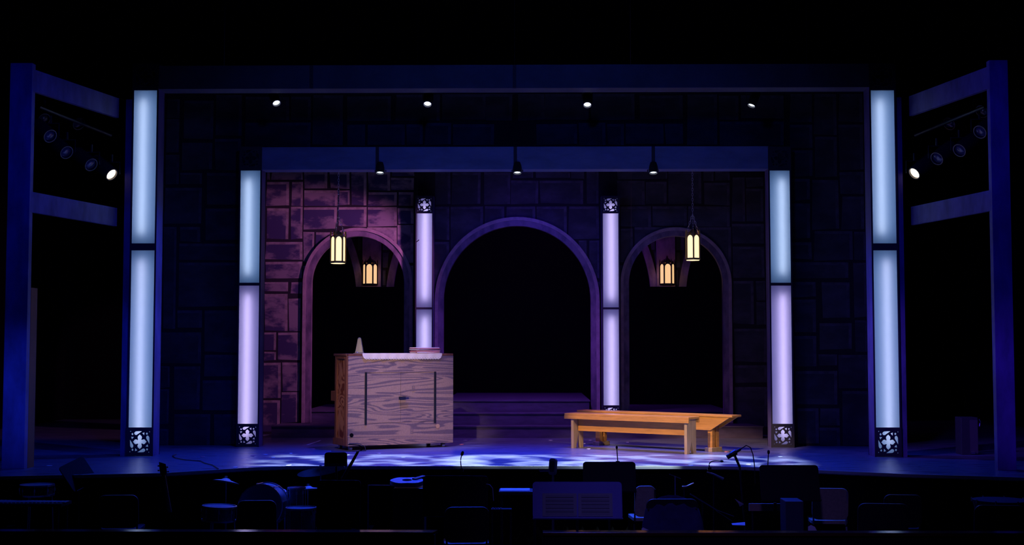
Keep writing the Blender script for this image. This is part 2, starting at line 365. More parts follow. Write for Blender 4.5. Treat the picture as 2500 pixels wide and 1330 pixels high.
def column(cx, Y, zb, zt, W, D, secs, tiles, label, tubes):
    """secs: list of (z0,z1,kind) lit panels; tiles: list of (z0,z1)."""
    t = thing('light_column', (cx, Y, zb), label, 'light column', 'glowing columns of the stage portals')
    t_ = .018; b = MB()
    b.box((cx-W/2, Y, zb), (cx-W/2+t_, Y+D, zt)); b.box((cx+W/2-t_, Y, zb), (cx+W/2, Y+D, zt))
    b.box((cx-W/2, Y+D-.02, zb), (cx+W/2, Y+D, zt)); b.box((cx-W/2+t_, Y, zt-.02), (cx+W/2-t_, Y+D-.02, zt))
    b.obj('column_case', mPAINT, t)
    b = MB(); zs = sorted(set([zb+.005]+[z for s in secs for z in s[:2]]+[zt-.005]))
    b.box((cx-W/2, Y-.012, zb), (cx-W/2+.02, Y-.001, zt)); b.box((cx+W/2-.02, Y-.012, zb), (cx+W/2, Y-.001, zt))
    for a, c in zip(secs[:-1], secs[1:]): b.box((cx-W/2+.02, Y-.012, c[1]), (cx+W/2-.02, Y+.008, a[0]))
    b.obj('panel_frame', mFRAME, t)
    b = MB(); b.box((cx-W/2+t_, Y+D-.04, zb), (cx+W/2-t_, Y+D-.02, zt-.02)); b.obj('reflector', mWHITE, t)
    for (a, c) in zip(secs[:-1], secs[1:]):
        b = MB(); zm = (a[0]+c[1])/2; b.box((cx-W/2+t_, Y+.008, zm-.01), (cx+W/2-t_, Y+D-.04, zm+.01)); b.obj('divider', mWHITE, t)
    for i, (z0, z1, kind, tube) in enumerate(secs):
        b = MB(); b.add([(cx-W/2+t_, Y+.004, z0-.0), (cx+W/2-t_, Y+.004, z0), (cx+W/2-t_, Y+.004, z1), (cx-W/2+t_, Y+.004, z1)], [(0, 1, 2, 3)])
        b.obj('glowing_panel' if tube else 'unlit_panel', mDIFF, t)
        if tube:
            (dx, ps, cs, pb, cb) = tube
            strip_light(cx+dx, Y+.085, z0+.13, z1-.13, .03, ps, cs)
            strip_light(cx, Y+.2, z0+.03, z1-.03, W-.08, pb, cb)
    for (z0, z1) in tiles: grille(cx, Y-.014, z0, z1, W, t)
    return t
LIL = (.86, .66, 1.0); BLU = (.24, .50, 1.0); WB = (.78, .86, 1.0); VIO = (.38, .36, 1.0)
def ccol(pxt, yt, pxb, yb, Y): return (P(pxt, yt, Y).x+P(pxb, yb, Y).x)/2
YO, YI, YC = 17.1, 18.7, 21.12
for side, (pt, pb_) in (('left', (355.5, 343)), ('right', (2154, 2167))):
    cx = ccol(pt, 220, pb_, 1043, YO); z = lambda y: Z(y, YO, pt)
    s = -1 if side == 'left' else 1
    column(cx, YO, 0, z(155), .345, .30,
           [(z(219), z(160), 0, None), (z(594), z(220), 0, (-.03, .36, WB, .68, BLU)), (0.01, z(611), 0, (.02*s, .34, (.82, .80, 1), .70, BLU))],
           [(0.002, z(1043)), (z(219), z(157))], f'tall glowing column on the outer portal, {side} side of the stage', None)
for side, (pt, pb_) in (('left', (610, 607)), ('right', (1903.5, 1910))):
    cx = ccol(pt, 415, pb_, 1035, YI); z = lambda y: Z(y, YI, pt)
    s = -1 if side == 'left' else 1
    column(cx, YI, 0, z(358), .325, .28,
           [(z(414), z(362), 0, None), (z(690), z(416), 0, (.03*s, .38, WB, .60, (.22, .50, 1))), (0.01, z(697), 0, (.025*s, .50, LIL, .55, VIO))],
           [(0.002, z(1034)), (z(414), z(359))], f'shorter glowing column on the inner portal, {side} side of the stage', None)
z1_ = .19
for side, pt in (('left', 1034.5), ('right', 1490.5)):
    cx = (P(pt, 500, YC).x+P(pt+2, 990, YC).x)/2; z = lambda y: Z(y, YC, pt)
    column(cx, YC, z1_, z(478), .29, .26, [(z(750), z(479), 0, (.01, .50, LIL, .50, VIO)), (z1_+.01, z(755), 0, (.01, .50, LIL, .50, VIO))],
           [(z(521), z(479)), (z1_+.002, z(989))], f'slim lilac glowing pillar between the arches, {"beside the left arch" if side=="left" else "beside the right arch"}', None)
# ------------------------------------------------------------------ portal beams
def beam(Y, px0, px1, py0, py1, joints, D, label, mat):
    z0, z1 = Z(py1, Y), Z(py0, Y); xs = [X(px0, Y, (py0+py1)/2)]+[X(j, Y, (py0+py1)/2) for j in joints]+[X(px1, Y, (py0+py1)/2)]
    t = thing('portal_beam', ((xs[0]+xs[-1])/2, Y, z0), label, 'beam')
    for i in range(len(xs)-1):
        b = MB(); b.box((xs[i]+(.025 if i else 0), Y, z0), (xs[i+1]-(.025 if i < len(xs)-2 else 0), Y+.03, z1)); b.obj('face_board', mat, t)
    b = MB(); b.box((xs[0], Y+.03, z0), (xs[-1], Y+D, z0+.02)); b.box((xs[0], Y+.03, z1-.02), (xs[-1], Y+D, z1)); b.box((xs[0], Y+D-.02, z0+.02), (xs[-1], Y+D, z1-.02))
    b.obj('beam_box', mat, t)
    for i in range(1, len(xs)-1):
        b = MB(); b.box((xs[i]-.024, Y-.004, z0+.004), (xs[i]+.024, Y+.03, z1)); b.obj('joint_strap', mFRAME, t)
    return t
beam(YO, 389, 2124, 158, 215, [760, 1256], .30, 'wide dark blue beam across the top of the outer portal', M('outer_beam_paint', (.10, .10, .14), .6, noise=.3, scale=3))
beam(YI, 637, 1877, 358, 413, [921, 1258, 1595], .28, 'blue boarded beam across the top of the inner portal', mBEAM)
# ------------------------------------------------------------------ stone flats beside and above the inner portal
YF = 18.99
lst = R(YF, (400,240,430,285),(400,288,430,370),(441,244,514,337),(519,230,583,328),(439,347,512,413),(520,337,583,413),(398,376,431,448),(434,421,488,448),
 (500,421,580,497),(397,457,488,545),(497,508,580,585),(397,553,427,803),(436,553,485,589),(436,594,580,633),(436,640,578,748),(433,757,492,801),(500,757,578,859),
 (391,811,491,886),(500,866,578,919),(391,894,415,946),(428,894,490,1000),(498,928,578,1000),(388,950,415,1036),(388,1048,415,1090),(429,1011,516,1090),(525,1011,578,1090))
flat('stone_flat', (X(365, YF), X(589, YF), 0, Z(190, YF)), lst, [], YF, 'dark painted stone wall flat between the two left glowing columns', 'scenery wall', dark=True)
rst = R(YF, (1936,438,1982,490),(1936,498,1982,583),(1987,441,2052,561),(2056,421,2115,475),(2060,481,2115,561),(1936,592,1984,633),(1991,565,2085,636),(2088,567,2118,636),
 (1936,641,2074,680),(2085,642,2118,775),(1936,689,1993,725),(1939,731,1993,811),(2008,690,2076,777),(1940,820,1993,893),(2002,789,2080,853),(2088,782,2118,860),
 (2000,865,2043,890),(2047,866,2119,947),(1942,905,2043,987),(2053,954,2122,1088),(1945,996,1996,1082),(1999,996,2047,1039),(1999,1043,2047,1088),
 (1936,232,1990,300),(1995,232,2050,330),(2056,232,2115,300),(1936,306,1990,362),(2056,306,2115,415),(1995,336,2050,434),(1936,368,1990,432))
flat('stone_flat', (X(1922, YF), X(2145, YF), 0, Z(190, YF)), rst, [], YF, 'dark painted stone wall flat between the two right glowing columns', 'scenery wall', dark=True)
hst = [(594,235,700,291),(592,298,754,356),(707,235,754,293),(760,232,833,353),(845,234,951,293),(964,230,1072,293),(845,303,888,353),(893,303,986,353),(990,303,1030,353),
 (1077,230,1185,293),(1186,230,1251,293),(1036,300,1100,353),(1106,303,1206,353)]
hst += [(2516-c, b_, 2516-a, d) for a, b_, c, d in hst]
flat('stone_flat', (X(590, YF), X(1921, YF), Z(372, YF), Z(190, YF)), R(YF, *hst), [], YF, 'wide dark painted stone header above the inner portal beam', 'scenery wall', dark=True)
# ------------------------------------------------------------------ back wall with three arches
YB = 21.42
def arch_px(x0, x1, ytop, Y, zb=0.0):
    a, c = X(x0, Y, 800), X(x1, Y, 800); cx = (a+c)/2; rx = (c-a)/2; zt = Z(ytop, Y); return cx, rx, zt
A = [arch_px(757, 985, 575, 21.3), arch_px(1082, 1443, 550, 21.3), arch_px(1537, 1768, 575, 21.3)]
holes = []
for cx, rx, zt in A:
    rz = rx*1.02; holes.append(ellipse_arch(cx, rx+.01, zt-rz, rz+.01, -.02))
st = R(YB, (647,419,654,438),(659,419,735,437),(647,443,702,501),(708,443,736,501),(647,508,702,583),(708,504,736,583),(646,590,736,632),(646,638,736,680),(646,688,702,710),(709,688,736,717),
 (645,717,701,807),(704,728,733,808),(644,811,674,856),(644,859,674,880),(678,811,732,879),(643,885,686,972),(690,885,732,954),(642,977,685,1053),(689,957,731,1032),(600,419,640,500),(600,510,638,640),(600,650,638,800),(600,810,638,1000))
st2 = R(YB, (739,419,796,458),(803,419,850,459),(855,419,892,499),(897,419,950,464),(955,419,1009,430),(953,434,1009,464),(739,464,822,501),(826,464,851,499),(896,469,967,501),(970,469,1008,501),
 (739,505,820,558),(824,505,893,552),(896,505,967,552),(970,508,1008,545),(970,549,1008,640),(739,566,765,640),(768,567,850,640),(896,555,967,640),
 (739,648,790,720),(960,648,1008,740),(739,728,790,850),(739,858,790,1020),(960,748,1008,850),(960,858,1008,1020))
st3 = R(YB, (1062,419,1098,498),(1102,421,1173,498),(1180,421,1246,498),(1252,419,1302,434),(1308,419,1392,435),(1396,419,1427,435),(1248,441,1315,497),(1319,441,1425,497),(1433,419,1463,497),
 (1060,504,1096,584),(1100,504,1179,640),(1184,504,1231,560),(1235,504,1307,560),(1312,504,1384,600),(1389,504,1463,583),(1438,587,1464,680),(1415,587,1433,680),(1060,590,1096,700),(1060,708,1096,850),(1060,858,1096,1000),(1436,688,1464,850),(1436,858,1464,1000))
st4 = R(YB, (1510,442,1576,499),(1579,444,1630,499),(1636,419,1715,499),(1721,419,1746,442),(1751,419,1785,442),(1721,447,1785,501),(1515,504,1591,553),(1596,504,1679,552),(1682,505,1785,553),
 (1515,558,1546,640),(1551,555,1640,640),(1645,555,1696,640),(1700,555,1787,720),(1510,419,1632,437),(1510,648,1560,760),(1510,768,1560,900),(1740,728,1787,850),(1740,858,1787,1020),
 (1791,434,1822,540),(1826,434,1868,457),(1826,462,1868,540),(1791,547,1868,596),(1791,603,1868,678),(1791,686,1841,791),(1847,686,1870,734),(1847,738,1870,791),(1794,802,1872,882),(1794,891,1872,934),(1794,944,1872,1040))
def wall_flat(px0, px1, stones, hole, label, dark):
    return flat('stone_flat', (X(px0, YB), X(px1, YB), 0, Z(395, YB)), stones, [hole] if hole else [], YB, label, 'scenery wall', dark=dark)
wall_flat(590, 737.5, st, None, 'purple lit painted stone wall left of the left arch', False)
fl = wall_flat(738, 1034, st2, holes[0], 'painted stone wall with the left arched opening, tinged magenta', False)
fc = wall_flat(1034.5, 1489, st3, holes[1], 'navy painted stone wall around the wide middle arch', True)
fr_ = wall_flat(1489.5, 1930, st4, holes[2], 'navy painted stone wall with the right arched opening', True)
def arch_trim(par, cx, rx, zt, w1, w2, zb):
    rz = rx*1.02; zs = zt-rz; n = 40
    def ring(r0, r1, y0, y1, name, mat):
        def pts(d): return [(cx-rx-d, zb)]+[(cx-(rx+d)*math.cos(PI*k/n), zs+(rz+d)*math.sin(PI*k/n)) for k in range(n+1)]+[(cx+rx+d, zb)]
        a, c = pts(r0), pts(r1); b = MB(); m = len(a)
        vs = [(x, y0, z) for x, z in a]+[(x, y0, z) for x, z in c]+[(x, y1, z) for x, z in c]+[(x, y1, z) for x, z in a]; fs = []
        for i in range(m-1):
            for q in range(4): fs.append((q*m+i, q*m+i+1, ((q+1) % 4)*m+i+1, ((q+1) % 4)*m+i))
        fs += [(0, m, 2*m, 3*m), (m-1, 4*m-1, 3*m-1, 2*m-1)]
        b.add(vs, fs); b.obj(name, mat, par)
    ring(0, w1, YB-.035, YB+.10, 'arch_band', mTRIM)
    ring(w1-.005, w1+w2, YB-.055, YB-.005, 'arch_moulding', mMOULD)
arch_trim(fl, *A[0], .095, .045, z1_)
arch_trim(fc, *A[1], .095, .05, z1_)
arch_trim(fr_, *A[2], .095, .045, z1_)
# ------------------------------------------------------------------ steps
def slab(name, x0, x1, y0, y1, z0, z1, label, mat=mSTEP):
    b = MB(); b.box((x0, y0, z0), (x1, y1, z1-.025)); o_ = b
    b.box((x0-.012 if x0 else x0, y0-.015, z1-.025), (x1+.012, y1, z1)); o = b.obj(name, mat, bevel=.004); return tag(o, label, 'step')
b = MB(); x0, x1 = X(665, 20.6), X(1860, 20.6)
b.prismz([(x0, 20.6), (x1, 20.6), (x1-.12, YB-.14), (x0+.05, YB-.14)], 0, z1_-.02)
b.prismz([(x0-.01, 20.585), (x1+.01, 20.585), (x1-.11, YB-.135), (x0+.04, YB-.135)], z1_-.02, z1_)
tag(b.obj('platform_step', mSTEP), 'long lowest purple step running under all three arches', 'step')
slab('platform_step', X(1070, 20.9), X(1462, 20.9), 20.88, 21.10, z1_, .38, 'second purple step in front of the middle arch')
slab('platform_step', X(1086, 21.2)+.02, X(1441, 21.2)-.02, 21.12, 24.6, z1_, .57, 'top purple platform running back through the middle arch')
for k, (a, c) in enumerate(((757, 985), (1537, 1768))):
    slab('platform_step', X(a, 21.5)-.1, X(c, 21.5)+.1, 21.56, 24.0, 0, .38, f'dark blue raised platform behind the {"left" if k==0 else "right"} arch')
# ------------------------------------------------------------------ hanging arched header beyond
YH = 23.4
def pier(pc, pl, pr, label, mirror=False):
    zb = Z(700, YH); zt = Z(520, YH); cxp = X(pc, YH, 690)
    xl, xr = X(pl, YH, 690), X(pr, YH, 690)
    def cl(t): return xl-(.36*t**1.9+.10*t)      # left curve, t 0..1 bottom..top
    def cr(t): return xr+(.36*t**1.9+.10*t)
    n = 14; b = MB()
    L_ = [(cl(k/n), zb+(zt-zb)*k/n) for k in range(n+1)]; R_ = [(cr(k/n), zb+(zt-zb)*k/n) for k in range(n+1)]
    for k in range(n): b.prism([L_[k], R_[k], R_[k+1], L_[k+1]], YH, YH+.05)
    o = b.obj('arched_header', mMORT)
    tag(o, label, 'scenery wall')
    for cur, s in ((L_, 1), (R_, -1)):
        b = MB()
        for k in range(n): b.prism([cur[k], (cur[k][0]+s*.13, cur[k][1]), (cur[k+1][0]+s*.13, cur[k+1][1]), cur[k+1]], YH-.05, YH-.002)
        b.obj('arch_band', mTRIM, o)
    b = MB(); b.box((cxp-.165, YH-.07, zb), (cxp+.165, YH-.002, zt)); b.obj('pilaster', mTRIM, o)
    hh = (zt-zb)/4.2
    for s in (-1, 1):
        b = MB()
        for k in range(4):
            a = cxp+s*.19; c = (cl(k/4.4)+.15) if s < 0 else (cr(k/4.4)-.15)
            b.box((a, YH-.012, zb+k*hh+.03), (c, YH-.001, zb+(k+1)*hh-.02))
        b.obj('painted_stonework', mSTONEDK, o)
    return cxp
pcx = [pier(908, 870, 962, 'hanging stone header pier seen through the left arch'), pier(1625, 1587, 1675, 'hanging stone header pier seen through the right arch')]
# ------------------------------------------------------------------ lanterns
def lantern(cx, Y, zb, zt, rad, rz, label, hang=None, glass=mGLASS, iron=mIRON, wall=False):
    t = thing('hanging_lantern' if hang else 'wall_lantern', (cx, Y, zb), label, 'lantern', None)
    H = zt-zb; n = 6; b = MB(); g = MB()
    def pt(k, r=rad): return (cx+r*math.cos(rz+k*PI/3), Y+r*math.sin(rz+k*PI/3))
    for k in range(n):
        x0, y0 = pt(k); x1, y1 = pt(k+1)
        b.tube([(x0, y0, zb), (x0, y0, zt)], .011, 6)
        b.tube([(x0, y0, zt-.01), (x0, y0, zt+.03)], [.012, .004], 6)
        u = Vector((x1-x0, y1-y0, 0)); nrm = Vector((u.y, -u.x, 0)).normalized()
        def q(s, z, off=0): return (x0+u.x*s+nrm.x*off, y0+u.y*s+nrm.y*off, z)
        # iron plate with arched opening: bottom rail, stiles, arched head
        zs = zt-.26*H; zl = zb+.07*H; N = 8; za = zs
        outer = [q(.06+.88*i/N, zt-.10*H) for i in range(N+1)]; inner = [q(.5-.38*math.cos(PI*i/N), za+.13*H*math.sin(PI*i/N)) for i in range(N+1)]
        vs = outer+inner; fs = [(i, i+1, N+2+i, N+1+i) for i in range(N)]
        b.add(vs, fs); b.add([q(0, zb), q(1, zb), q(1, zl), q(0, zl)], [(0, 1, 2, 3)])
        b.add([q(0, zl), q(.12, zl), q(.12, za), q(.0, za)], [(0, 1, 2, 3)]); b.add([q(.88, zl), q(1, zl), q(1, za), q(.88, za)], [(0, 1, 2, 3)])
        b.add([q(0, za), q(.12, za), q(.06, zt-.10*H), q(0, zt-.10*H)], [(0, 1, 2, 3)]); b.add([q(.88, za), q(1, za), q(1, zt-.10*H), q(.94, zt-.10*H)], [(0, 1, 2, 3)])
        if not hang:
            b.add([q(.2, zt-.1*H), q(.8, zt-.1*H), q(.5, zt+.02*H)], [(0, 1, 2)])
        gx0, gy0 = pt(k, rad*.93); gx1, gy1 = pt(k+1, rad*.93)
        g.add([(gx0, gy0, zl-.01), (gx1, gy1, zl-.01), (gx1, gy1, zt-.11*H), (gx0, gy0, zt-.11*H)], [(0, 1, 2, 3)])
    g.obj('lit_glass', glass, t); b.obj('metal_frame', iron, t)
    b = MB(); b.prismz([pt(k, rad*.95) for k in range(6)], zb-.006, zb+.006); b.obj('bottom_plate', iron if wall else glass, t)
    if wall:
        b = MB(); b.T = TR(cx, Y, zt-.08*H); b.lathe([(rad*.8, 0), (rad*.5, .04), (rad*.28, .07), (.02, .09), (.008, .13)], 6); b.obj('finial', iron, t)
        b = MB(); b.box((cx-.02, Y+rad*.7, zt-.2*H), (cx+.02, YH-.07, zt-.14*H)); b.obj('bracket', iron, t)
    if hang:
        b = MB(); b.T = TR(cx, Y, zt-.1*H); b.lathe([(rad*.7, -.02), (rad*.62, .02), (rad*.3, .06), (.012, .075)], 12); b.obj('cap', mBRASS, t)
        b = MB(); zj = zt+hang[1]
        def chain(p0, p1, step=.036):
            p0, p1 = Vector(p0), Vector(p1); n_ = max(2, int((p1-p0).length/step)); d = (p1-p0)/n_
            for i in range(n_):
                c = p0+d*(i+.5); e1 = d.normalized(); e2 = Vector((1, 0, 0)) if i % 2 else Vector((0, 1, 0))
                e2 = (e2-e1*e2.dot(e1)).normalized(); ring = [c+e1*math.cos(a*PI/4)*step*.62+e2*math.sin(a*PI/4)*.0115 for a in range(9)]
                b.tube(ring, .0035, 5, cap=False)
        for k in (0, 2, 4): chain((*pt(k, rad*.85), zt), (cx, Y, zj))
        chain((cx, Y, zj), (hang[0], Y, hang[2])); b.obj('chain', mCHROME, t)
    return t
YL = 18.83
for (px, ya, yb_, rz, lab) in ((825.5, 568, 642, .25, 'warm lit hexagonal lantern hanging on a chain in front of the left arch'), (1691.5, 566, 635, .50, 'warm lit hexagonal lantern hanging on a chain in front of the right arch')):
    cx = X(px, YL, 600); lantern(cx, YL, Z(yb_, YL), Z(ya, YL), .107, rz, lab, hang=(cx, .26, Z(417, YL)), iron=M('gilt_iron', (.42, .30, .10), .45, metal=.5))
for k, px in enumerate((908, 1625)):
    cx = X(px, YH, 670); lantern(cx, YH-.27, Z(698, YH), Z(640, YH), .13, 0.0, f'dark crowned lantern mounted on the pier behind the {"left" if k==0 else "right"} arch', glass=mGLASS2, wall=True)
# pull cord hanging in front of left pillar
b = MB(); Yc = 20.95; b.tube([(X(1018, Yc, 419), Yc, 8.0), (X(1019, Yc, 585), Yc, Z(585, Yc))], .003, 5); b.tube([(X(1019, Yc, 585)-.02, Yc, Z(591, Yc)), (X(1019, Yc)+.02, Yc, Z(585, Yc))], .008, 6)
tag(b.obj('dangling_rope', mRUB), 'thin dark cord hanging down in front of the left lilac pillar', 'cord')
b = MB(); b.tube([(X(1541, Yc, 419), Yc, 8.0), (X(1541, Yc, 585), Yc, Z(578, Yc))], .0025, 5)
tag(b.obj('dangling_rope', M('dull_red_cord', (.2, .08, .1), .8)), 'thin reddish cord hanging beside the right lilac pillar', 'cord')
# ------------------------------------------------------------------ spot lamps
def lamp(px, py, Y, d, aim, lens, label, length=.22, body=True, group=None):
    c = P(px, py, Y); t = thing('stage_lamp', c, label, 'stage light', group)
    Rm = Vector(aim).normalized().to_track_quat('Z', 'Y').to_matrix().to_4x4(); T = Matrix.Translation(c) @ Rm
    b = MB(); b.T = T; b.lathe([(d*.62, -length), (d*.66, -.3*length), (d*.60, .0), (d*.60, .03), (d*.52, .03), (d*.52, .0), (d*.5, -.02)], 20); b.obj('lamp_housing', mMETBLK, t, smooth=True)
    b = MB(); b.T = T; b.lathe([(d*.5, .004), (d*.35, .014), (.001, .02)], 20); b.obj('lens', lens, t, smooth=True)
    b = MB(); b.tube([c+Vector((-d*.7, .05, 0)), c+Vector((-d*.7, .05, .16)), c+Vector((d*.7, .05, .16)), c+Vector((d*.7, .05, 0))], .008, 6); b.tube([c+Vector((0, .05, .16)), c+Vector((0, .05, .26))], .014, 6); b.obj('yoke', mMETBLK, t)
    return t
for i, (px, py, ax, s) in enumerate(((674, 249, .4, 'far left'), (1044, 251, -.02, 'left of centre'), (1434, 253, -.02, 'right of centre'), (1836, 254, -.45, 'far right'))):
    lamp(px, py, 17.75, .10, (ax, -.60, -.85) if i < 3 else (ax, -.30, -1.1), mLENSB, f'small cool white lamp hanging behind the outer beam, {s} one of four')
for i, (px, s) in enumerate(((928, 'left'), (1263, 'middle'), (1595, 'right'))):
    lamp(px, 418, 18.72, .11, (0, -.28, -1), mLENSB, f'small downlight at the {s} joint under the inner beam', length=.12)
zp = P(1250, 251, 17.75).z+.27
t = thing('lighting_pipe', (0, 17.8, zp), 'dark lighting pipe hidden behind the outer beam carrying four small lamps', 'pipe')
b = MB(); b.tube([(-4.6, 17.8, zp), (4.6, 17.8, zp)], .024, 8); b.obj('pipe', mMETBLK, t)
for x in (-4, 0, 4): b = MB(); b.tube([(x, 17.8, zp), (x, 17.8, 8)], .004, 5); b.obj('suspension_cable', mMETBLK, t)
lamp(270, 424, 17.0, .15, (.80, -.42, -.62), mLENS, 'glowing warm stage lamp in the left side opening', length=.34)
lamp(2235, 421, 17.0, .15, (-.80, -.42, -.62), mLENS, 'glowing warm stage lamp in the right side opening', length=.34)
# ------------------------------------------------------------------ side towers
def tower(s):
    side = 'left' if s < 0 else 'right'
    q = (lambda l, r: l if s < 0 else r)
    t = thing('side_tower_frame', (s*6.1, 15.4, 0), f'angled blue timber side frame at the {side} edge of the stage', 'scenery frame')
    Yn, Yfar = 15.25, 17.1
    # near post
    xa, xb = q((X(22, Yn, 140)+X(7, Yn, 1145))/2, (X(2455, Yn, 140)+X(2487, Yn, 1140))/2), q((X(76, Yn, 160)+X(62, Yn, 1143))/2, (X(2411, Yn, 160)+X(2440, Yn, 1135))/2)
    zt = Z(150, Yn); m = mPAINT
    b = MB(); b.box((min(xa, xb), Yn, 0), (max(xa, xb), Yn+.10, zt)); b.obj('near_post', m, t, bevel=.004)
    # far post
    fa, fb = q((X(306, Yfar, 240)+X(295, Yfar, 1110))/2, (X(2191, Yfar, 240)+X(2203, Yfar, 1108))/2), q((X(322, Yfar, 240)+X(309, Yfar, 1110))/2, (X(2202, Yfar, 240)+X(2214, Yfar, 1108))/2)
    b = MB(); b.box((min(fa, fb), Yfar, 0), (max(fa, fb), Yfar+.1, Z(240, Yfar))); b.obj('far_post', m, t)
    # angled rails
    xn = xb; xf = X(q(288, 2222), Yfar, 400)
    def rail(yn0, yn1, yf0, yf1, name):
        b = MB(); zn1, zn0, zf1, zf0 = Z(yn0, Yn), Z(yn1, Yn), Z(yf0, Yfar), Z(yf1, Yfar)
        zn1 = zf1 = (zn1+zf1)/2; zn0 = zf0 = (zn0+zf0)/2; dx = s*.05
        vs = [(xn, Yn+.02, zn0), (xf, Yfar, zf0), (xf, Yfar, zf1), (xn, Yn+.02, zn1)]; vs += [(x+dx, y+.02, z) for x, y, z in vs]
        b.add(vs, [(0, 1, 2, 3), (7, 6, 5, 4), (0, 4, 5, 1), (1, 5, 6, 2), (2, 6, 7, 3), (3, 7, 4, 0)]); b.obj(name, m, t)
    rail(165, 225, 237, 279, 'top_rail'); rail(464, 519, 507, 547, 'middle_rail')
    if s > 0: return
    b = MB(); b.box((xb-s*.002, Yn+.1, 0), (xb+s*.05, Yn+.3, Z(700, Yn))); b.obj('warm_lit_return', mORANGE, t)  # added strip, its orange stands in for warm light on the post's return
tower(-1); tower(1)
# rig pipes and dark fixtures in side openings
for s, side in ((-1, 'left'), (1, 'right')):
    q = (lambda l, r: l if s < 0 else r)
    pts = [P(q(95, 2405), 260, 16.2), P(q(270, 2235), 330, 17.6)]
    b = MB(); b.tube(pts, .025, 8); tag(b.obj('lighting_pipe', mMETBLK), f'dark lighting pipe in the {side} side opening', 'pipe')
    spots_ = q([(120, 330), (160, 370), (220, 400), (105, 290), (190, 300)], [(2395, 320), (2345, 365), (2290, 385), (2400, 270), (2320, 300)])
    for i, (px, py) in enumerate(spots_):
        t = lamp(px, py, 16.4+.2*i, .15, (-s*.7, -.5, -.5), M('dark_lens', (.05, .05, .08), .1), f'unlit black stage lamp in the {side} side opening, ' + ('nearest the edge', 'lower middle', 'lower inner one', 'top outer one', 'top inner one')[i], length=.32)
